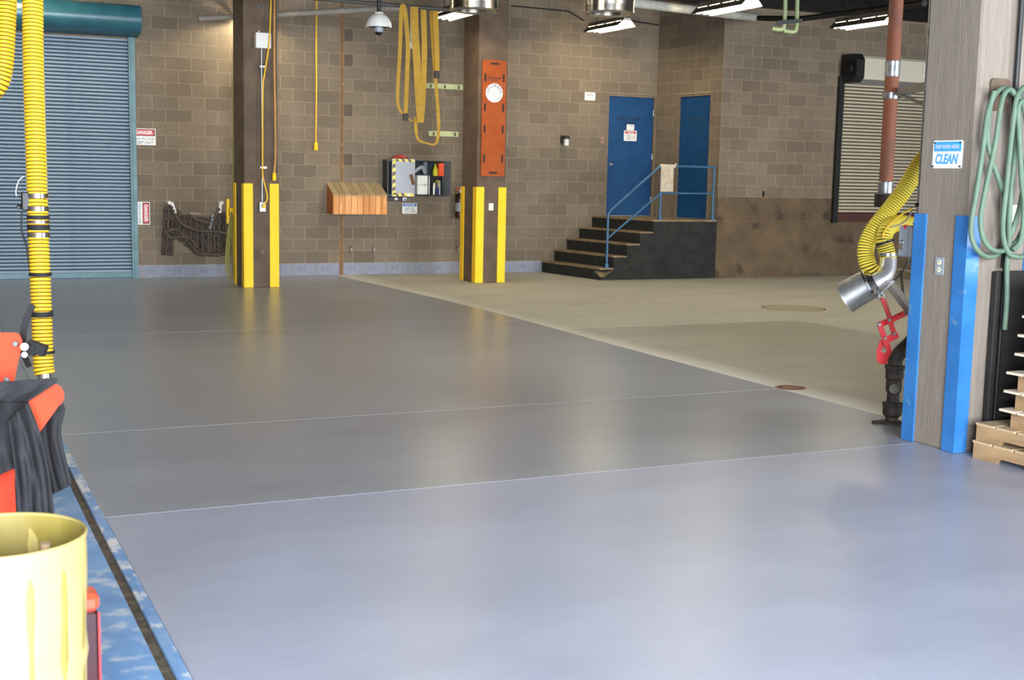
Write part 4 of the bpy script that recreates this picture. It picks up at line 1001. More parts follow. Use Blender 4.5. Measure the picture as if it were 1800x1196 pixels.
pipe('wire_run', onY(1000, 20, YB-.06), onY(1026, 36, YB-.06), .012, M_black, 'thin black wire dropping to the light near the blue door')
pipe('wire_run', onY(1105, 36, YB-.06), onY(1158, 44, YB-.04), .012, M_black, 'thin black wire running to the nook corner')
wj = empty('wall_conduit', onY(721, 85, YB-.03), 0, 'short white conduit with a white box behind the yellow straps', 'conduit')
MB().cyl(onY(722, 20, YB-.03), onY(722, 74, YB-.03), .012, 8).build('conduit', M_white, wj)
q = onY(720.5, 86, YB-.03); MB().cbox((q.x-.035, YB-.06, q.z), (q.x+.035, YB-.003, q.z+.12), .005).build('box', M_white, wj)

# dome camera
q = at(666, 20, DCN)
dc = empty('dome_camera', q, 0, 'white dome surveillance camera hanging from the dark conduit', 'camera')
zt_ = at(666, -2, DCN).z; zc_ = at(666, 22, DCN).z; zr = at(666, 47, DCN).z; rd = .172
MB().cyl((q.x, q.y, zc_), (q.x, q.y, zt_), .028, 10).build('stem', M_black, dc)
hgt = zc_-zr
MB().lathe((q.x, q.y, zr), (0, 0, 1), [(rd*.9, -.005), (rd*1.02, -.008), (rd*1.02, .012)]+[(rd*math.cos(R(a)), .012+hgt*.92*math.sin(R(a))) for a in (0, 15, 30, 45, 58, 68)]+[(rd*.36, hgt*.9), (rd*.36, hgt), (0, hgt)], 28).build('housing', M_white, dc)
MB().lathe((q.x, q.y, zr), (0, 0, 1), [(rd*.9, -.004), (0, -.003)], 28).build('underside', M_black, dc)
MB().lathe((q.x, q.y, zr), (0, 0, -1), [(.06, 0), (.06, .06), (.05, .075)], 18).build('camera_body', M_greybox, dc)
MB().lathe((q.x, q.y, zr-.06), (0, 0, -1), [(.055, 0)]+[(.055*math.cos(R(a)), .055*math.sin(R(a))) for a in (20, 40, 60, 80, 90)], 18).build('lens_bubble', pm('glossy_black', (18, 18, 20), rough=.08), dc)

# yellow straps over the conduit
YS = at(735, 15, DCN).y
def strap(l, ws, label, tip=None, dy=0.):
    e = empty('yellow_strap', onY(*l[-1][:2], YS+dy), 0, label, 'strap', 'yellow lifting straps')
    pts = spline([onY(x, y, YS+dy) for x, y in l], 6); n = len(l)-1; W = []
    for i in range(len(pts)):
        t = i/6; k = min(int(t), n-1); f_ = t-k; W.append((ws[k]*(1-f_)+ws[k+1]*f_)*.0084)
    MB().ribbon(pts, W, (-.35, -.94, 0), .014).build('webbing', M_strap, e)
    if tip:
        a = onY(*tip, YS+dy-.01); MB().cbox((a.x-.04, a.y-.012, a.z-.05), (a.x+.04, a.y+.012, a.z+.05), .004).build('end_sleeve', M_iron, e)
    return e
strap([(713, 203), (715, 150), (717, 80), (712, 20), (708.5, 11), (705.5, 20), (703, 90), (699, 160), (700, 185), (706, 198), (714, 204), (722, 212), (727, 212)], [6.5, 7, 7, 7, 7, 6.5, 6, 5.5, 5, 3, 2, 2, 2], 'leftmost yellow strap loop with black end sleeve', (713, 206))
strap([(739, 216), (736, 180), (733, 110), (729, 50), (728, 12)], [9, 10.5, 12, 12.5, 13], 'widest yellow strap in the middle of the hanging bunch', None, -.04)
strap([(743, 215), (744, 170), (746, 90), (745, 40), (744, 12)], [4, 8, 9, 9, 9], 'yellow strap hanging just right of the widest one', None, -.02)
strap([(731, 205), (731, 225), (735, 245), (748, 251), (762, 254), (769, 246), (771, 215), (768, 170), (764, 120), (760, 60), (757.5, 12)], [5, 5.5, 4, 2.5, 3, 5, 5.5, 5.5, 5.5, 5.5, 5.5], 'longest yellow strap dipping in a loop across the lower green board', None, .03)
strap([(768.5, 128), (768, 90), (766.5, 50), (765, 12)], [7.5, 8, 8.5, 9], 'short bright yellow strap end with black sleeve at the right of the bunch', (768, 131), -.05)

# ------------------------------------------------------------------ rusty riser and fittings near the grey pillar
DR_ = 10.3
rp_ = empty('rusty_riser', (at(1556, 350, DR_).x, at(1556, 350, DR_).y, 1.6), 0, 'rusty orange vertical pipe with silver tape left of the grey pillar', 'pipe')
bx = at(1556, 350, DR_); tx = bx.x; ty = bx.y
q = at(1566, 170, DR_); tx, ty = q.x, q.y
zq = lambda y: at(1566, y, DR_).z
MB().cyl((tx, ty, zq(330)), (tx, ty, CEIL), .056, 20).build('pipe', M_rust, rp_)
MB().lathe((tx, ty, zq(136)), (0, 0, 1), [(.057, 0), (.061, .004), (.0615, .05), (.0605, .09), (.062, .125), (.057, .13)], 18).build('tape_wrap', M_tape, rp_)
for y0, y1 in ((176, 158),):
    MB().lathe((tx, ty, zq(y0-2)), (0, 0, 1), [(.057, 0), (.066, 0), (.066, .05), (.057, .05)], 18).build('pipe_clamp', M_gal, rp_)
MB().lathe((tx, ty, zq(340)), (0, 0, 1), [(.0, 0), (.062, 0), (.062, .09), (.057, .095)], 18).build('end_clamp', M_gal, rp_)
MB().cyl((tx, ty, zq(365)), (tx, ty, zq(342)), .085, 18).build('outlet_flange', M_iron, rp_)
sb_ = empty('strut_bracket', (6.3, 6.6, zq(230)), 0, 'grey steel strut bracket tying the rusty pipe to the pillar', 'bracket')
MB().bar((tx+.05, ty-.02, zq(162)), (6.55, 6.53, zq(160)), .045, .06).build('arm', M_greypipe, sb_)
MB().bar((tx+.02, ty-.05, zq(165)), (6.5, 6.53, zq(215)-.1), .05, .012).build('brace', M_greypipe, sb_)
MB().box((tx+.04, ty-.1, zq(172)), (tx+.12, ty-.02, zq(160))).build('clamp_block', M_black, sb_)
# conduit along the pillar corner
cdt = empty('pillar_conduit', (6.03, 6.62, 1.2), 0, 'bright steel conduit running up the edge of the grey pillar', 'conduit')
cx_, cyy = onY(1621, 300, 6.62).x, 6.62
q0 = onY(1620, 300, 6.60); MB().cyl((q0.x, 6.60, 1.25), (q0.x, 6.60, CEIL), .017, 12).build('tube', M_gal, cdt)
MB().cyl((q0.x, 6.60, onY(1616, 225, 6.6).z-.03), (q0.x, 6.60, onY(1616, 225, 6.6).z+.03), .020, 12).build('coupling', M_gal, cdt)
zc1 = onY(1610, 360, 6.6).z; MB().lathe((q0.x, 6.60, zc1), (0, 0, 1), [(.018, -.012), (.03, -.012), (.03, .012), (.018, .012)], 12).build('clamp', M_steel_dk, cdt)
MB().box((q0.x+.03, 6.57, 1.5), (q0.x+.075, 6.65, CEIL)).build('unistrut', M_black, cdt)
# disconnect box
XB = 6.13
ya, yb = onX(1578.5, 425, XB).y, onX(1600, 425, XB).y; zt_, zb_b = onX(1589, 397, XB).z, onX(1589, 452, XB).z
eb = empty('disconnect_box', (XB+.1, (ya+yb)/2, zb_b), 0, 'grey electrical disconnect box with padlock beside the blue guard', 'electrical box')
MB().cbox((XB, yb, zb_b), (XB+.22, ya, zt_), .008).build('case', M_greybox, eb)
MB().cbox((XB-.004, yb-.026, zb_b+.004), (XB+.222, yb-.001, zt_-.004), .005).build('door_edge', pm('pale_grey_enamel', (186, 190, 198), rough=.35), eb)
MB().cbox((XB+.0, yb-.05, zb_b-.05), (XB+.08, yb+.02, zb_b-.001), .004).build('bracket', M_gal, eb)
MB().box((XB+.06, 6.522, zb_b+.06), (XB+.16, yb-.027, zt_-.06)).build('mount_arm', M_gal, eb)
pkq = onX(1584, 434, XB-.012); MB().lathe(pkq, (-1, -.2, 0), [(0, .012), (.02, .012), (.024, 0), (0, 0)], 14).build('padlock', M_chrome, eb)
MB().torus(pkq+Vector((0, 0, .03)), (1, 0, 0), .017, .004, 14, 6).build('shackle', M_chrome, eb)
MB().box((XB-.002, (ya+yb)/2-.012, zt_-.02), (XB+.02, (ya+yb)/2+.012, zt_+.006)).build('red_switch', M_red, eb)
gl = tag(MB().lathe((XB+.1, yb+.03, zt_+.001), (0, 0, 1), [(0, 0), (.04, 0), (.048, .02), (.03, .04), (0, .045)], 10).build('blue_rag', pm('cyan_rag', (90, 190, 214), (70, 170, 200), rough=.7, scale=20), None), 'crumpled light blue glove on top of the disconnect box', 'rag')

# yellow exhaust hose, chrome elbow and zinc nozzle
DH = 9.75
H = lambda x, y, d=DH: at(x, y, d)
eh = empty('exhaust_hose', H(1545, 500), 0, 'yellow corrugated exhaust hose with zinc nozzle hanging left of the grey pillar', 'exhaust hose')
M2 = [M_hose, M_hosedk]; M2r = [M_hosel, M_hoseld]
pth = spline([H(1632, 268), H(1612, 296), H(1589, 335), H(1562, 370), H(1537, 402), H(1524, 428), H(1522, 452), H(1530, 476), H(1543, 488, DH+.08), H(1556, 478, DH+.22), H(1562, 455, DH+.3)], 14)
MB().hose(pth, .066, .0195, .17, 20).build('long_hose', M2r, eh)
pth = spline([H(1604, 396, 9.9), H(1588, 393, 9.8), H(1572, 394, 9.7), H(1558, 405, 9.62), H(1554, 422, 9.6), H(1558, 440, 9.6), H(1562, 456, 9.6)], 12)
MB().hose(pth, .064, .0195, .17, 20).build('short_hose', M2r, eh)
MB().lathe(H(1555, 424.5, 9.6), H(1556.5, 428, 9.6)-H(1555.3, 424, 9.6), [(.066, 0), (.071, .0), (.071, .02), (.066, .02)], 18).build('hose_clamp', M_black, eh)
MB().lathe(H(1560.5, 447, 9.6), (0, 0, 1), [(.066, -.012), (.0695, -.012), (.0695, .012), (.066, .012)], 20).build('hose_band', M_gal, eh)
M_bright = pm('bright_steel', (238, 238, 242), rough=.33, metal=.75)
MB().tube(spline([H(1562, 455, 9.6), H(1561, 470, 9.58), H(1556, 484, 9.55), H(1545, 492, 9.52), H(1535, 498, 9.5), H(1527, 502, 9.5)], 8), .061, 24).build('chrome_elbow', M_bright, eh)
n0, n1 = H(1533, 497, 9.5), H(1490, 521, 9.58); ax_ = (n1-n0).normalized()
MB().lathe(n0, ax_, [(.062, -.03), (.115, .01), (.121, .012), (.121, .03), (.117, .034)], 28).build('nozzle_collar', M_chrome, eh)
MB().lathe(n0+ax_*.03, ax_, [(.116, 0), (.118, .10), (.122, .19), (.125, .2), (.118, .2), (.11, .05), (0, .05)], 28).build('nozzle', M_nozzle, eh)
MB().bar(H(1546, 516, 9.45), H(1572, 494, 9.45), .022, .012).build('hanger_strip', M_gal, eh)
yc = empty('looped_cords', H(1580, 380, 9.6), 0, 'thin yellow and grey cords looping from the conduit to the exhaust hose', 'cord')
MB().tube(spline([H(1604, 366, 9.5), H(1585, 377, 9.5), H(1566, 392, 9.45), H(1554, 408, 9.45), H(1551, 418, 9.45)], 8), .007, 6).build('yellow_cord', M_hose, yc)
MB().tube(spline([H(1604, 370, 9.5), H(1594, 386, 9.5), H(1581, 395, 9.5), H(1566, 399, 9.45)], 8), .006, 6).build('grey_cord', M_greypipe, yc)
MB().tube(spline([H(1597, 455, 9.4), H(1586, 478, 9.4), H(1572, 493, 9.42)], 8), .006, 6).build('black_cord', M_black, yc)
# red plate clamp hanging below
DC = 9.45
K = lambda x, y, d=DC: at(x, y, d)
rcl = empty('plate_clamp', K(1560, 640), 0, 'red steel lifting clamp hanging under the exhaust nozzle', 'lifting clamp')
vw = (fw.x, fw.y, 0)
def flatbar(a, b, w_, nm, m=M_redmetal, th=.02, d=DC): return MB().bar(K(*a, d), K(*b, d), w_*.0042, th, vw).build(nm, m, rcl)
MB().torus(K(1549, 522), (.2, .9, .1), .022, .006, 14, 6).torus(K(1548, 515), (1, .1, 0), .018, .005, 14, 6).build('hook_ring', M_gal, rcl)
flatbar((1550, 524), (1564, 563), 5, 'toggle_bar'); flatbar((1556, 526), (1570, 570), 3, 'toggle_bar', pm('dull_orange_edge', (168, 92, 60), rough=.6), .02, DC+.03)
flatbar((1545, 572), (1600, 547), 10, 'cross_arm', M_redmetal, .02, DC+.012)
flatbar((1563, 560), (1572, 588), 8, 'link_bar', M_redmetal, .016, DC-.012)
flatbar((1548, 604), (1578, 588), 11, 'lower_arm', M_redmetal, .02, DC+.012)
flatbar((1546, 570), (1560, 612), 9, 'jaw_bar', M_redmetal, .016, DC-.012)
# hooked jaw: C-shaped plate
jp = [(1549, 598), (1545, 603), (1541, 617), (1541, 634), (1546, 640), (1556, 641), (1565, 634), (1568, 622), (1565, 606), (1560, 600), (1557, 612), (1558, 618), (1553, 622), (1550, 617), (1553, 607)]
fr_ = [K(x, y, DC-.01) for x, y in jp]; bk_ = [K(x, y, DC+.035) for x, y in jp]; n_ = len(jp)
MB().add(fr_+bk_, [tuple(range(n_)), tuple(range(2*n_-1, n_-1, -1))]+[(i, n_+i, n_+(i+1) % n_, (i+1) % n_) for i in range(n_)]).build('jaw', M_redmetal, rcl)
MB().bar(K(1546, 618), K(1556, 618), .012, .02, vw).build('jaw_teeth', M_gal, rcl)
for x, y in ((1546, 571), (1563, 563), (1572, 587), (1556, 595), (1592, 551)):
    MB().lathe(K(x, y, DC-.02), -fw, [(.0, .008), (.011, .008), (.014, 0)], 12).build('rivet', M_gal, rcl)
gs = empty('grey_strut', K(1590, 540), 0, 'grey steel strut with a dark chain below the disconnect box', 'strut')
MB().bar(at(1566, 502, 9.6), at(1612, 562, 9.3), .055, .05).build('strut_bar', M_greypipe, gs)
MB().bar(at(1570, 478, 10.2), at(1612, 486, 10.0), .12, .06).build('cross_beam', M_greypipe, gs)
p0, p1 = at(1584, 480, 9.75), at(1589, 532, 9.75); mb = MB()
for i in range(9): mb.link_(p0.lerp(p1, i/8), p1-p0, (1, 0, 0) if i % 2 else (0, 1, 0), .034, .02, .004)
mb.build('chain', M_iron, gs)
# cast-iron valve on the floor
q = onZ(1567, 745, 0)
vv = empty('pipe_valve', (q.x, q.y, 0), 0, 'dark cast iron check valve and elbow rising from the floor behind the grey pillar', 'valve')
s_v = .0043
MB().lathe(q, (0, 0, 1), [(0, 0), (.085, 0), (.085, .018), (.05, .022)], 22).build('floor_flange', M_iron, vv)
MB().lathe(q, (0, 0, 1), [(.045, .018), (.045, .05), (.056, .056), (.068, .07), (.068, .13), (.073, .135), (.073, .155), (.05, .16)], 22).build('lower_coupling', M_iron, vv)
MB().lathe(q, (0, 0, 1), [(.044, .155), (.044, .22), (.056, .25), (.056, .32), (.046, .335)], 22).build('valve_body', M_iron, vv)
cq = q+Vector((-.03, -.04, .265)); MB().lathe(cq, (-.6, -.8, .0), [(0, .03), (.02, .03), (.022, .024), (.034, .024), (.036, 0)], 18).build('valve_cap', pm('cast_grey', (120, 114, 104), (92, 86, 78), rough=.7, scale=20), vv)
MB().lathe(q, (0, 0, 1), [(.05, .325), (.062, .33), (.064, .40), (.072, .405), (.072, .425), (.05, .43)], 22).build('upper_coupling', M_iron, vv)
MB().tube(spline([q+Vector((0, 0, .42)), q+Vector((.005, 0, .47)), q+Vector((.03, -.02, .53)), q+Vector((.1, -.03, .59)), q+Vector((.24, -.02, .73))], 8), .05, 20).build('elbow', M_iron, vv)
MB().box((q.x-.13, q.y+.02, 0), (q.x-.02, q.y+.06, .02)).build('foot', M_iron, vv)

# manhole and drain
q = onZ(1395, 542, 0)
mh = empty('manhole_cover', (q.x, q.y, 0), 0, 'round concrete coloured manhole cover in the bare floor', 'manhole')
MB().lathe((q.x, q.y, 0), (0, 0, 1), [(0, .0015), (.41, .0015)], 40, smooth=False).build('lid', M_manhole, mh)
MB().lathe((q.x, q.y, 0), (0, 0, 1), [(.41, .0005), (.43, .0005)], 40, smooth=False).build('gap', M_joint, mh)
MB().lathe((q.x, q.y, 0), (0, 0, 1), [(.43, .0015), (.445, .0015)], 40, smooth=False).build('rim', M_manhole, mh)
q = onZ(1390, 682, 0)
dr = empty('floor_drain', (q.x, q.y, 0), 0, 'small rusty round drain at the edge of the floor paint', 'drain')
MB().lathe((q.x, q.y, 0), (0, 0, 1), [(0, .001), (.115, .0015), (.13, .003), (.13, 0)], 28, smooth=False).build('grate', M_drainrust, dr)
MB().lathe((q.x, q.y, 0), (0, 0, 1), [(.08, .0025), (.1, .0025)], 28, smooth=False).build('slot_ring', M_joint, dr)

# ------------------------------------------------------------------ pallets
def make_pallet(Lx, Ly, over, h, board_t=.016, name='wooden_pallet', wm_=0):
    p_ = empty(name, (0, 0, 0))
    nb = 7; bw = (Ly-.02*(nb-1))/nb
    for i in range(nb):
        y = -i*(bw+.02); e = random.uniform(-.008, .008)
        MB().box((e, y-bw, h-board_t), (Lx+e, y, h)).build('deck_board', M_wood[2 if wm_ == 0 else 0], p_, local=True)
    for x in (over, Lx/2-.02, Lx-over-.04):
        # notched stringer
        y1, y0 = -over, -Ly+over; zt_ = h-board_t; n1_, n2_ = y1-.18, y0+.18
        pr_ = [(y0, .0), (n2_, 0), (n2_+.03, .035), (n2_+.25, .035), (n2_+.28, 0), (n1_-.28, 0), (n1_-.25, .035), (n1_-.03, .035), (n1_, 0), (y1, 0), (y1, zt_), (y0, zt_)]
        MB().prism(pr_, 'x', x, x+.04).build('stringer', M_wood[1 if wm_ == 0 else random.choice((0, 1))], p_, local=True)
    return p_
random.seed(11)
big = make_pallet(1.1, 1.15, .004, .115, .014, wm_=1)
ords = ['bottom', 'second', 'third', 'fourth', 'fifth', 'sixth', 'seventh', 'eighth', 'ninth', 'tenth']
for i in range(2):
    o = big if i == 0 else copy_tree(big); o.location = (6.05+.006*i, 5.92-.01*i, i*.1155); o.rotation_euler = (0, 0, R(.5-i)); tag(o, ('bottom wide pallet of the stack beside the grey pillar', 'second lowest wide pallet of the stack beside the grey pillar')[i], 'pallet', 'stacked wooden pallets')
small = make_pallet(1.0, 1.0, .05, .118, .015)
for i in range(8):
    o = small if i == 0 else copy_tree(small); o.location = (6.07+random.uniform(-.012, .012)+.008*i, 5.735-.017*i+random.uniform(-.012, .012), .232+i*.1185); o.rotation_euler = (0, 0, R(random.uniform(-1, 1)))
    tag(o, '%s wooden pallet counted from the floor in the stack by the grey pillar' % ords[i+2], 'pallet', 'stacked wooden pallets')
bp_ = tag(MB().cbox((6.245, 6.0, 0), (6.75, 6.045, 1.18), .006).build('leaning_sheet', pm('black_board', (28, 25, 24), (36, 31, 28), rough=.8), None), 'tall black panel leaning on the grey pillar behind the pallets', 'panel')
bpp = empty('black_pipe', (6.31, 6.0, 0), 0, 'black vertical pipe with green stripe down the face of the grey pillar', 'pipe')
MB().cyl((6.322, 6.03, 1.2), (6.322, 6.03, CEIL), .018, 12).build('upper_tube', M_black, bpp)
MB().cyl((6.29, 5.985, 0), (6.29, 5.985, 1.3), .014, 12).build('lower_tube', M_steel_dk, bpp)
q = onY(1790, 375, 5.99); nt_ = empty('paper_note', (q.x, 6.058, q.z-.05), 0, 'cream paper note on the grey pillar behind the green hoses', 'note')
plate(nt_, 'paper', -.04, -.04, .06, .1, M_signwhite, -.003, 0, .003)

# green hose coil on its bracket
YH = 5.95
hbk = empty('hose_bracket', onY(1756, 195, 6.05), 0, 'brown steel hose bracket on the grey pillar', 'bracket')
a, b = onY(1741, 137, 6.055), onY(1771, 196, 6.055)
MB().prism(rrect(a.x, b.z, b.x, a.z, .03), 'y', 6.044, 6.058).build('back_plate', M_pilbrown, hbk)
q = onY(1758, 163, 6.05); MB().bar((q.x, 6.04, q.z), (q.x+.30, 5.86, q.z-.01), .03, .05).build('arm', M_black, hbk)
def ghose(l, Y, label, closed=False):
    e = empty('green_hose', onY(*l[len(l)//2], Y), 0, label, 'hose', 'green hoses on the pillar bracket')
    MB().tube(spline([onY(x, y, Y+.012*math.sin(i*1.3)) for i, (x, y) in enumerate(l)], 10), .0165, 12).build('hose_tube', M_ghose, e); return e
ghose([(1782, 165), (1765, 155), (1748, 168), (1736, 200), (1728, 260), (1716, 340), (1707, 395), (1710, 425), (1724, 446), (1742, 452), (1757, 444), (1770, 425), (1785, 390), (1797, 340), (1806, 250), (1800, 190), (1785, 166)], 5.955, 'green hose making the leftmost long loop over the blue guard')
ghose([(1786, 168), (1775, 157), (1764, 168), (1757, 200), (1750, 250), (1735, 320), (1724, 380), (1727, 415), (1738, 434), (1754, 442), (1772, 437), (1790, 420), (1806, 380)], 5.925, 'green hose making the second loop from the left')
ghose([(1748, 160), (1740, 190), (1736, 240), (1745, 285), (1757, 320), (1766, 350), (1772, 400), (1774, 430)], 5.94, 'faded green hose crossing diagonally behind the loops')
ghose([(1808, 150), (1795, 158), (1786, 178), (1778, 240), (1770, 320), (1763, 390), (1765, 425), (1774, 446), (1788, 452), (1803, 450)], 5.90, 'green hose hanging straight down to the white nozzle end')
ghose([(1792, 170), (1788, 200), (1786, 260), (1778, 330), (1774, 390), (1774, 430), (1770, 470), (1770, 520), (1766, 580)], 5.93, 'green hose whose tail drops behind the pallets')
ghose([(1800, 175), (1790, 190), (1792, 240), (1796, 320), (1800, 360), (1795, 420), (1780, 440)], 5.88, 'green hose nearest the frame edge')

# ------------------------------------------------------------------ left foreground: exhaust hose, red stand, jacket, drum
DHL = 8.6
G = lambda x, y, d=DHL: at(x, y, d)
hl_ = empty('exhaust_hose', G(78, 665), 0, 'yellow corrugated exhaust hose hanging full height at the left with black bands', 'exhaust hose')
pth = spline([G(57, -60), G(57.5, 0), G(58.5, 100), G(61, 200), G(64, 300), G(67, 400), G(71, 500), G(74, 580), G(76, 640), G(78.5, 658)], 10)
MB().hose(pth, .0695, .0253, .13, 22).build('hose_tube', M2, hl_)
zdir = Vector((0, 0, 1))
for y, h_, m in ((344, .03, M_chrome), (367, .03, M_chrome), (382, .028, M_rubber), (390, .02, M_chrome), (400, .034, M_rubber), (413, .03, M_chrome), (482, .025, M_rubber), (552, .036, M_rubber), (619, .02, M_rubber)):
    x = 64+(y-300)*.0375
    MB().lathe(G(x, y), zdir, [(.066, -h_/2), (.0735, -h_/2), (.0735, h_/2), (.066, h_/2)], 22).build('hose_clamp' if m is M_chrome else 'rubber_band', m, hl_)
MB().cyl(G(78.5, 658), G(80, 685), .05, 18).build('nozzle', M_chrome, hl_)
ct = empty('hose_control', G(42, 355), 0, 'small black control switch strapped to the hanging yellow hose', 'control')
q = G(43, 355, DHL-.02); MB().cbox(q+Vector((-.02, -.05, -.055)), q+Vector((.035, .03, .065)), .006).build('switch_body', M_black, ct)
q = G(33, 364, DHL-.02); MB().lathe(q, (-1, -.3, 0), [(0, -.02), (.016, -.02), (.018, .0), (.010, .012), (0, .014)], 12).build('push_button', M_chrome, ct)
MB().tube(spline([G(38, 372), G(38, 405), G(46, 430), G(49, 450), G(53, 480)], 6), .006, 6).build('cable', M_black, ct)
MB().tube(spline([G(29, 345), G(28, 335), G(33, 318), G(42, 310)], 6), .004, 6).build('thin_wire', M_white, ct)
h2 = empty('exhaust_hose', G(5, 170, 8.75), 0, 'second yellow exhaust hose bending out of view at the upper left corner', 'exhaust hose')
pth = spline([G(12, -60, 8.75), G(11.5, 0, 8.75), G(9, 60, 8.75), G(5, 120, 8.75), G(-8, 155, 8.75), G(-40, 172, 8.75), G(-75, 150, 8.75), G(-90, 60, 8.75), G(-92, -60, 8.75)], 10)
MB().hose(pth, .0695, .0265, .13, 22).build('hose_tube', M2, h2)

DK = 6.0
Q = lambda x, y, d=DK: at(x, y, d)
rs = empty('red_stand', (Q(0, 900).x, Q(0, 900).y, 0), 0, 'orange red steel engine stand with the black jacket on it at the left', 'stand')
def quadplate(l, d0, d1, name, m, parent, bev=0):
    fr = [at(x, y, d0) for x, y in l]; bk = [at(x, y, d1) for x, y in l]; n = len(l)
    return MB().add(fr+bk, [tuple(range(n-1, -1, -1)), tuple(range(n, 2*n))]+[(i, (i+1) % n, n+(i+1) % n, n+i) for i in range(n)]).build(name, m, parent)
# upright: wide tapered channel with rounded shoulder
up_ = [(-60, 585), (26, 585), (34, 588), (38.5, 597), (40, 608), (36, 620), (31, 640), (26, 665), (23, 700), (22, 740), (24, 800), (30, 860), (34, 900), (36, 960), (-60, 960)]
quadplate(up_, 5.95, 6.12, 'upright', M_cart, rs)
zb_ = 0.0075
q = Q(-5, 960, 6.03); MB().cbox((q.x-.14, q.y-.25, zb_), (q.x+.09, q.y+.25, zb_+.09), .01).build('base_foot', M_cart, rs)
MB().bar((q.x-.02, q.y, zb_+.08), (q.x-.02, q.y, at(0, 950, 6.03).z+.05), .14, .14, (0, 1, 0)).build('base_post', M_cart, rs)
for x, y in ((27.5, 605), (12, 668)): MB().lathe(at(x, y, 5.945), -fw, [(0, .012), (.012, .011), (.016, 0)], 12).build('bolt', M_gal, rs)
# boom arm with rounded end, reaching to the right
arm = [(98, 676), (106, 682), (111, 692), (110.5, 702), (104, 713), (70, 760), (40, 800), (10, 770), (54, 702), (80, 683), (90, 677)]
quadplate(arm, 5.72, 5.86, 'arm', M_cart, rs)
quadplate([(101, 676.5), (108, 681), (113, 692), (112, 703), (106, 713), (103, 707), (106, 694), (100, 681)], 5.715, 5.87, 'arm_end_cap', M_cart, rs)
lv = [((38, 615), (80, 622)), ((40, 606), (62, 612)), ((62, 640), (50, 618))]
MB().bar(Q(36, 610), Q(64, 616), .06, .05).bar(Q(50, 606), Q(80, 618), .045, .05).build('clamp_lever', M_black, rs)
MB().cyl(Q(43, 610, 5.9), Q(43, 610, 6.0), .018, 10).cyl(Q(43, 624, 5.9), Q(43, 624, 6.0), .013, 10).build('clamp_bolts', M_gal, rs)
MB().bar(Q(42, 625), Q(52, 645), .02, .02).build('clamp_tail', M_black, rs)
MB().ribbon(spline([Q(58, 536, 6.1), Q(50, 552, 6.1), Q(42, 575, 6.1), Q(40, 600, 6.1)], 5), [.03]*16, -fw, .008).build('strap_tail', M_black, rs)
# jacket
jk = empty('black_jacket', Q(40, 850, 5.8), 0, 'black cloth jacket draped over the arm of the red stand', 'jacket')
def sheet(L_, Rr_, d, amp, name, nu=44, nv=36, ph=0., bend=.0):
    lp = spline([Vector((x, y, 0)) for x, y in L_], 12); rp = spline([Vector((x, y, 0)) for x, y in Rr_], 12); vs = []
    for j in range(nv+1):
        v = j/nv; a = lp[min(len(lp)-1, int(v*(len(lp)-1)))]; b = rp[min(len(rp)-1, int(v*(len(rp)-1)))]
        for i in range(nu+1):
            u = i/nu; x = a.x+(b.x-a.x)*u; y = a.y+(b.y-a.y)*u
            f_ = (.35+.65*v)*amp*3.2*(noise.noise(Vector((u*4.2+ph*3, v*1.6+ph, 1.3*ph)))+.45*noise.noise(Vector((u*9+ph, v*3.5, 4+ph))))
            vs.append(at(x, y, d+f_+bend*(1-v)**3))
    fs = [(j*(nu+1)+i, j*(nu+1)+i+1, (j+1)*(nu+1)+i+1, (j+1)*(nu+1)+i) for j in range(nv) for i in range(nu)]
    mb = MB().add(vs, fs, 0, True); o = mb.build(name, M_cloth, jk)
    sd = o.modifiers.new('thickness', 'SOLIDIFY'); sd.thickness = .006; return o
sheet([(-60, 678), (-60, 760), (-60, 830), (-60, 860)], [(48, 704), (58, 735), (70, 762), (82, 800)], 5.66, .022, 'upper_fold', bend=.12)
sheet([(14, 740), (22, 800), (28, 850), (32, 925)], [(50, 706), (72, 765), (88, 840), (98, 925)], 5.60, .026, 'sleeve', ph=1.3, bend=.05)
sheet([(30, 690), (40, 760), (60, 820), (72, 880)], [(104, 700), (113, 720), (106, 765), (127, 852)], 5.95, .018, 'back_panel', ph=2.4)
sheet([(-60, 676), (-60, 684), (-60, 692), (-60, 705)], [(101, 664), (98, 674), (75, 690), (50, 706)], 5.70, .010, 'collar_fold', ph=.5)
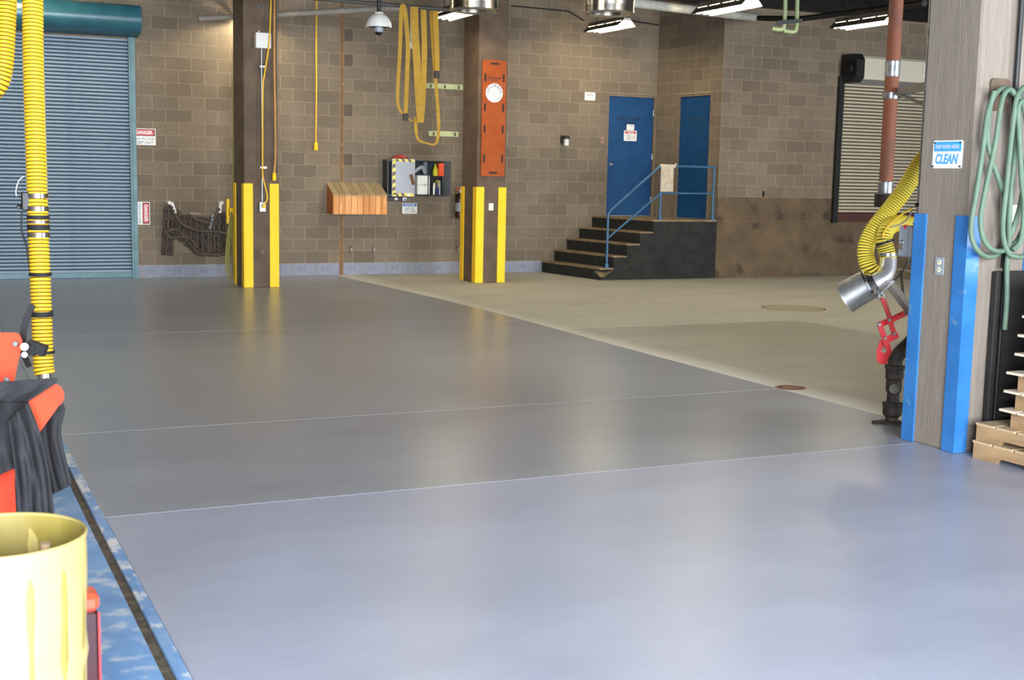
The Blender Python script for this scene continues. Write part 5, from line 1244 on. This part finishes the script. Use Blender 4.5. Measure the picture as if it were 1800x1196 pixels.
# drum with liner
dq = at(0, 942, 3.3); dx, dy, dz = dq.x, dq.y, dq.z
Rd = .213
dm = empty('lined_drum', (dx, dy, .006), 0, 'pale yellow lined waste drum in the lower left foreground', 'drum')
nseg, nz_ = 72, 26; vs = []; random.seed(2)
for j in range(nz_+1):
    t = j/nz_; z = .008+(dz-.008)*t
    for i in range(nseg):
        a = 2*math.pi*i/nseg; cr = .0022*math.sin(a*5+3*math.sin(t*4))*math.sin(t*6+a*2)+.0012*math.sin(a*13+t*17)*(1-t)
        sg_ = .006*math.exp(-((t-.55-.06*math.sin(a+.8))/.03)**2)
        r_ = Rd*(.93+.07*t)+cr+sg_; vs.append((dx+math.cos(a)*r_, dy+math.sin(a)*r_, z))
MB().add(vs, [(j*nseg+i, j*nseg+(i+1) % nseg, (j+1)*nseg+(i+1) % nseg, (j+1)*nseg+i) for j in range(nz_) for i in range(nseg)], 0, True).build('outer_liner', M_drum, dm)
vi = []
for j in range(13):
    t = j/12; z = dz-(dz-.06)*t
    for i in range(nseg):
        a = 2*math.pi*i/nseg; r_ = Rd*(.985-.07*t)+(.006*math.sin(a*13)+.004*math.sin(a*29+1))*min(1, t*4); vi.append((dx+math.cos(a)*r_, dy+math.sin(a)*r_, z))
M_dri = pm('olive_liner_inside', (150, 134, 66), (126, 110, 50), rough=.5, scale=5, stretch=(1, 1, .2))
o = MB().add(vi, [(j*nseg+(i+1) % nseg, j*nseg+i, (j+1)*nseg+i, (j+1)*nseg+(i+1) % nseg) for j in range(12) for i in range(nseg)]+[tuple(12*nseg+i for i in range(nseg))], 0, True).build('inner_liner', M_dri, dm)
MB().torus((dx, dy, dz), (0, 0, 1), Rd*.995, .005, 72, 8).build('rolled_rim', M_drum, dm)
sk_ = at(80, 955, 3.34); MB_ = MB().tube(spline([(sk_.x-.01, sk_.y+.05, .1), (sk_.x-.005, sk_.y+.02, .5), (sk_.x, sk_.y, sk_.z+.0)], 6), .014, 10)
tag(MB_.build('wooden_stick', pm('pale_stick', (196, 168, 132), (170, 140, 104), rough=.7), None), 'pale wooden stick end poking up inside the yellow drum', 'stick')
# red canister
q = at(158, 1045, 3.75)
cn = empty('red_canister', (q.x, q.y, .006), 0, 'dark canister with rounded red cap between the drum and the floor groove', 'canister')
zc_ = at(158, 1072, 3.75).z; zt_ = at(158, 1040, 3.75).z
MB().cbox((q.x-.11, q.y-.03, .007), (q.x+.018, q.y+.06, zc_), .006).build('body', pm('dark_maroon', (60, 10, 18), (48, 8, 14), rough=.25), cn)
MB().cbox((q.x-.115, q.y-.036, zc_), (q.x+.023, q.y+.066, zt_), .014).build('cap', M_cart, cn)
MB().bar((q.x+.02, q.y-.034, .01), (q.x+.02, q.y-.034, zc_), .006, .006, (0, 1, 0)).build('edge_trim', M_redmetal, cn)
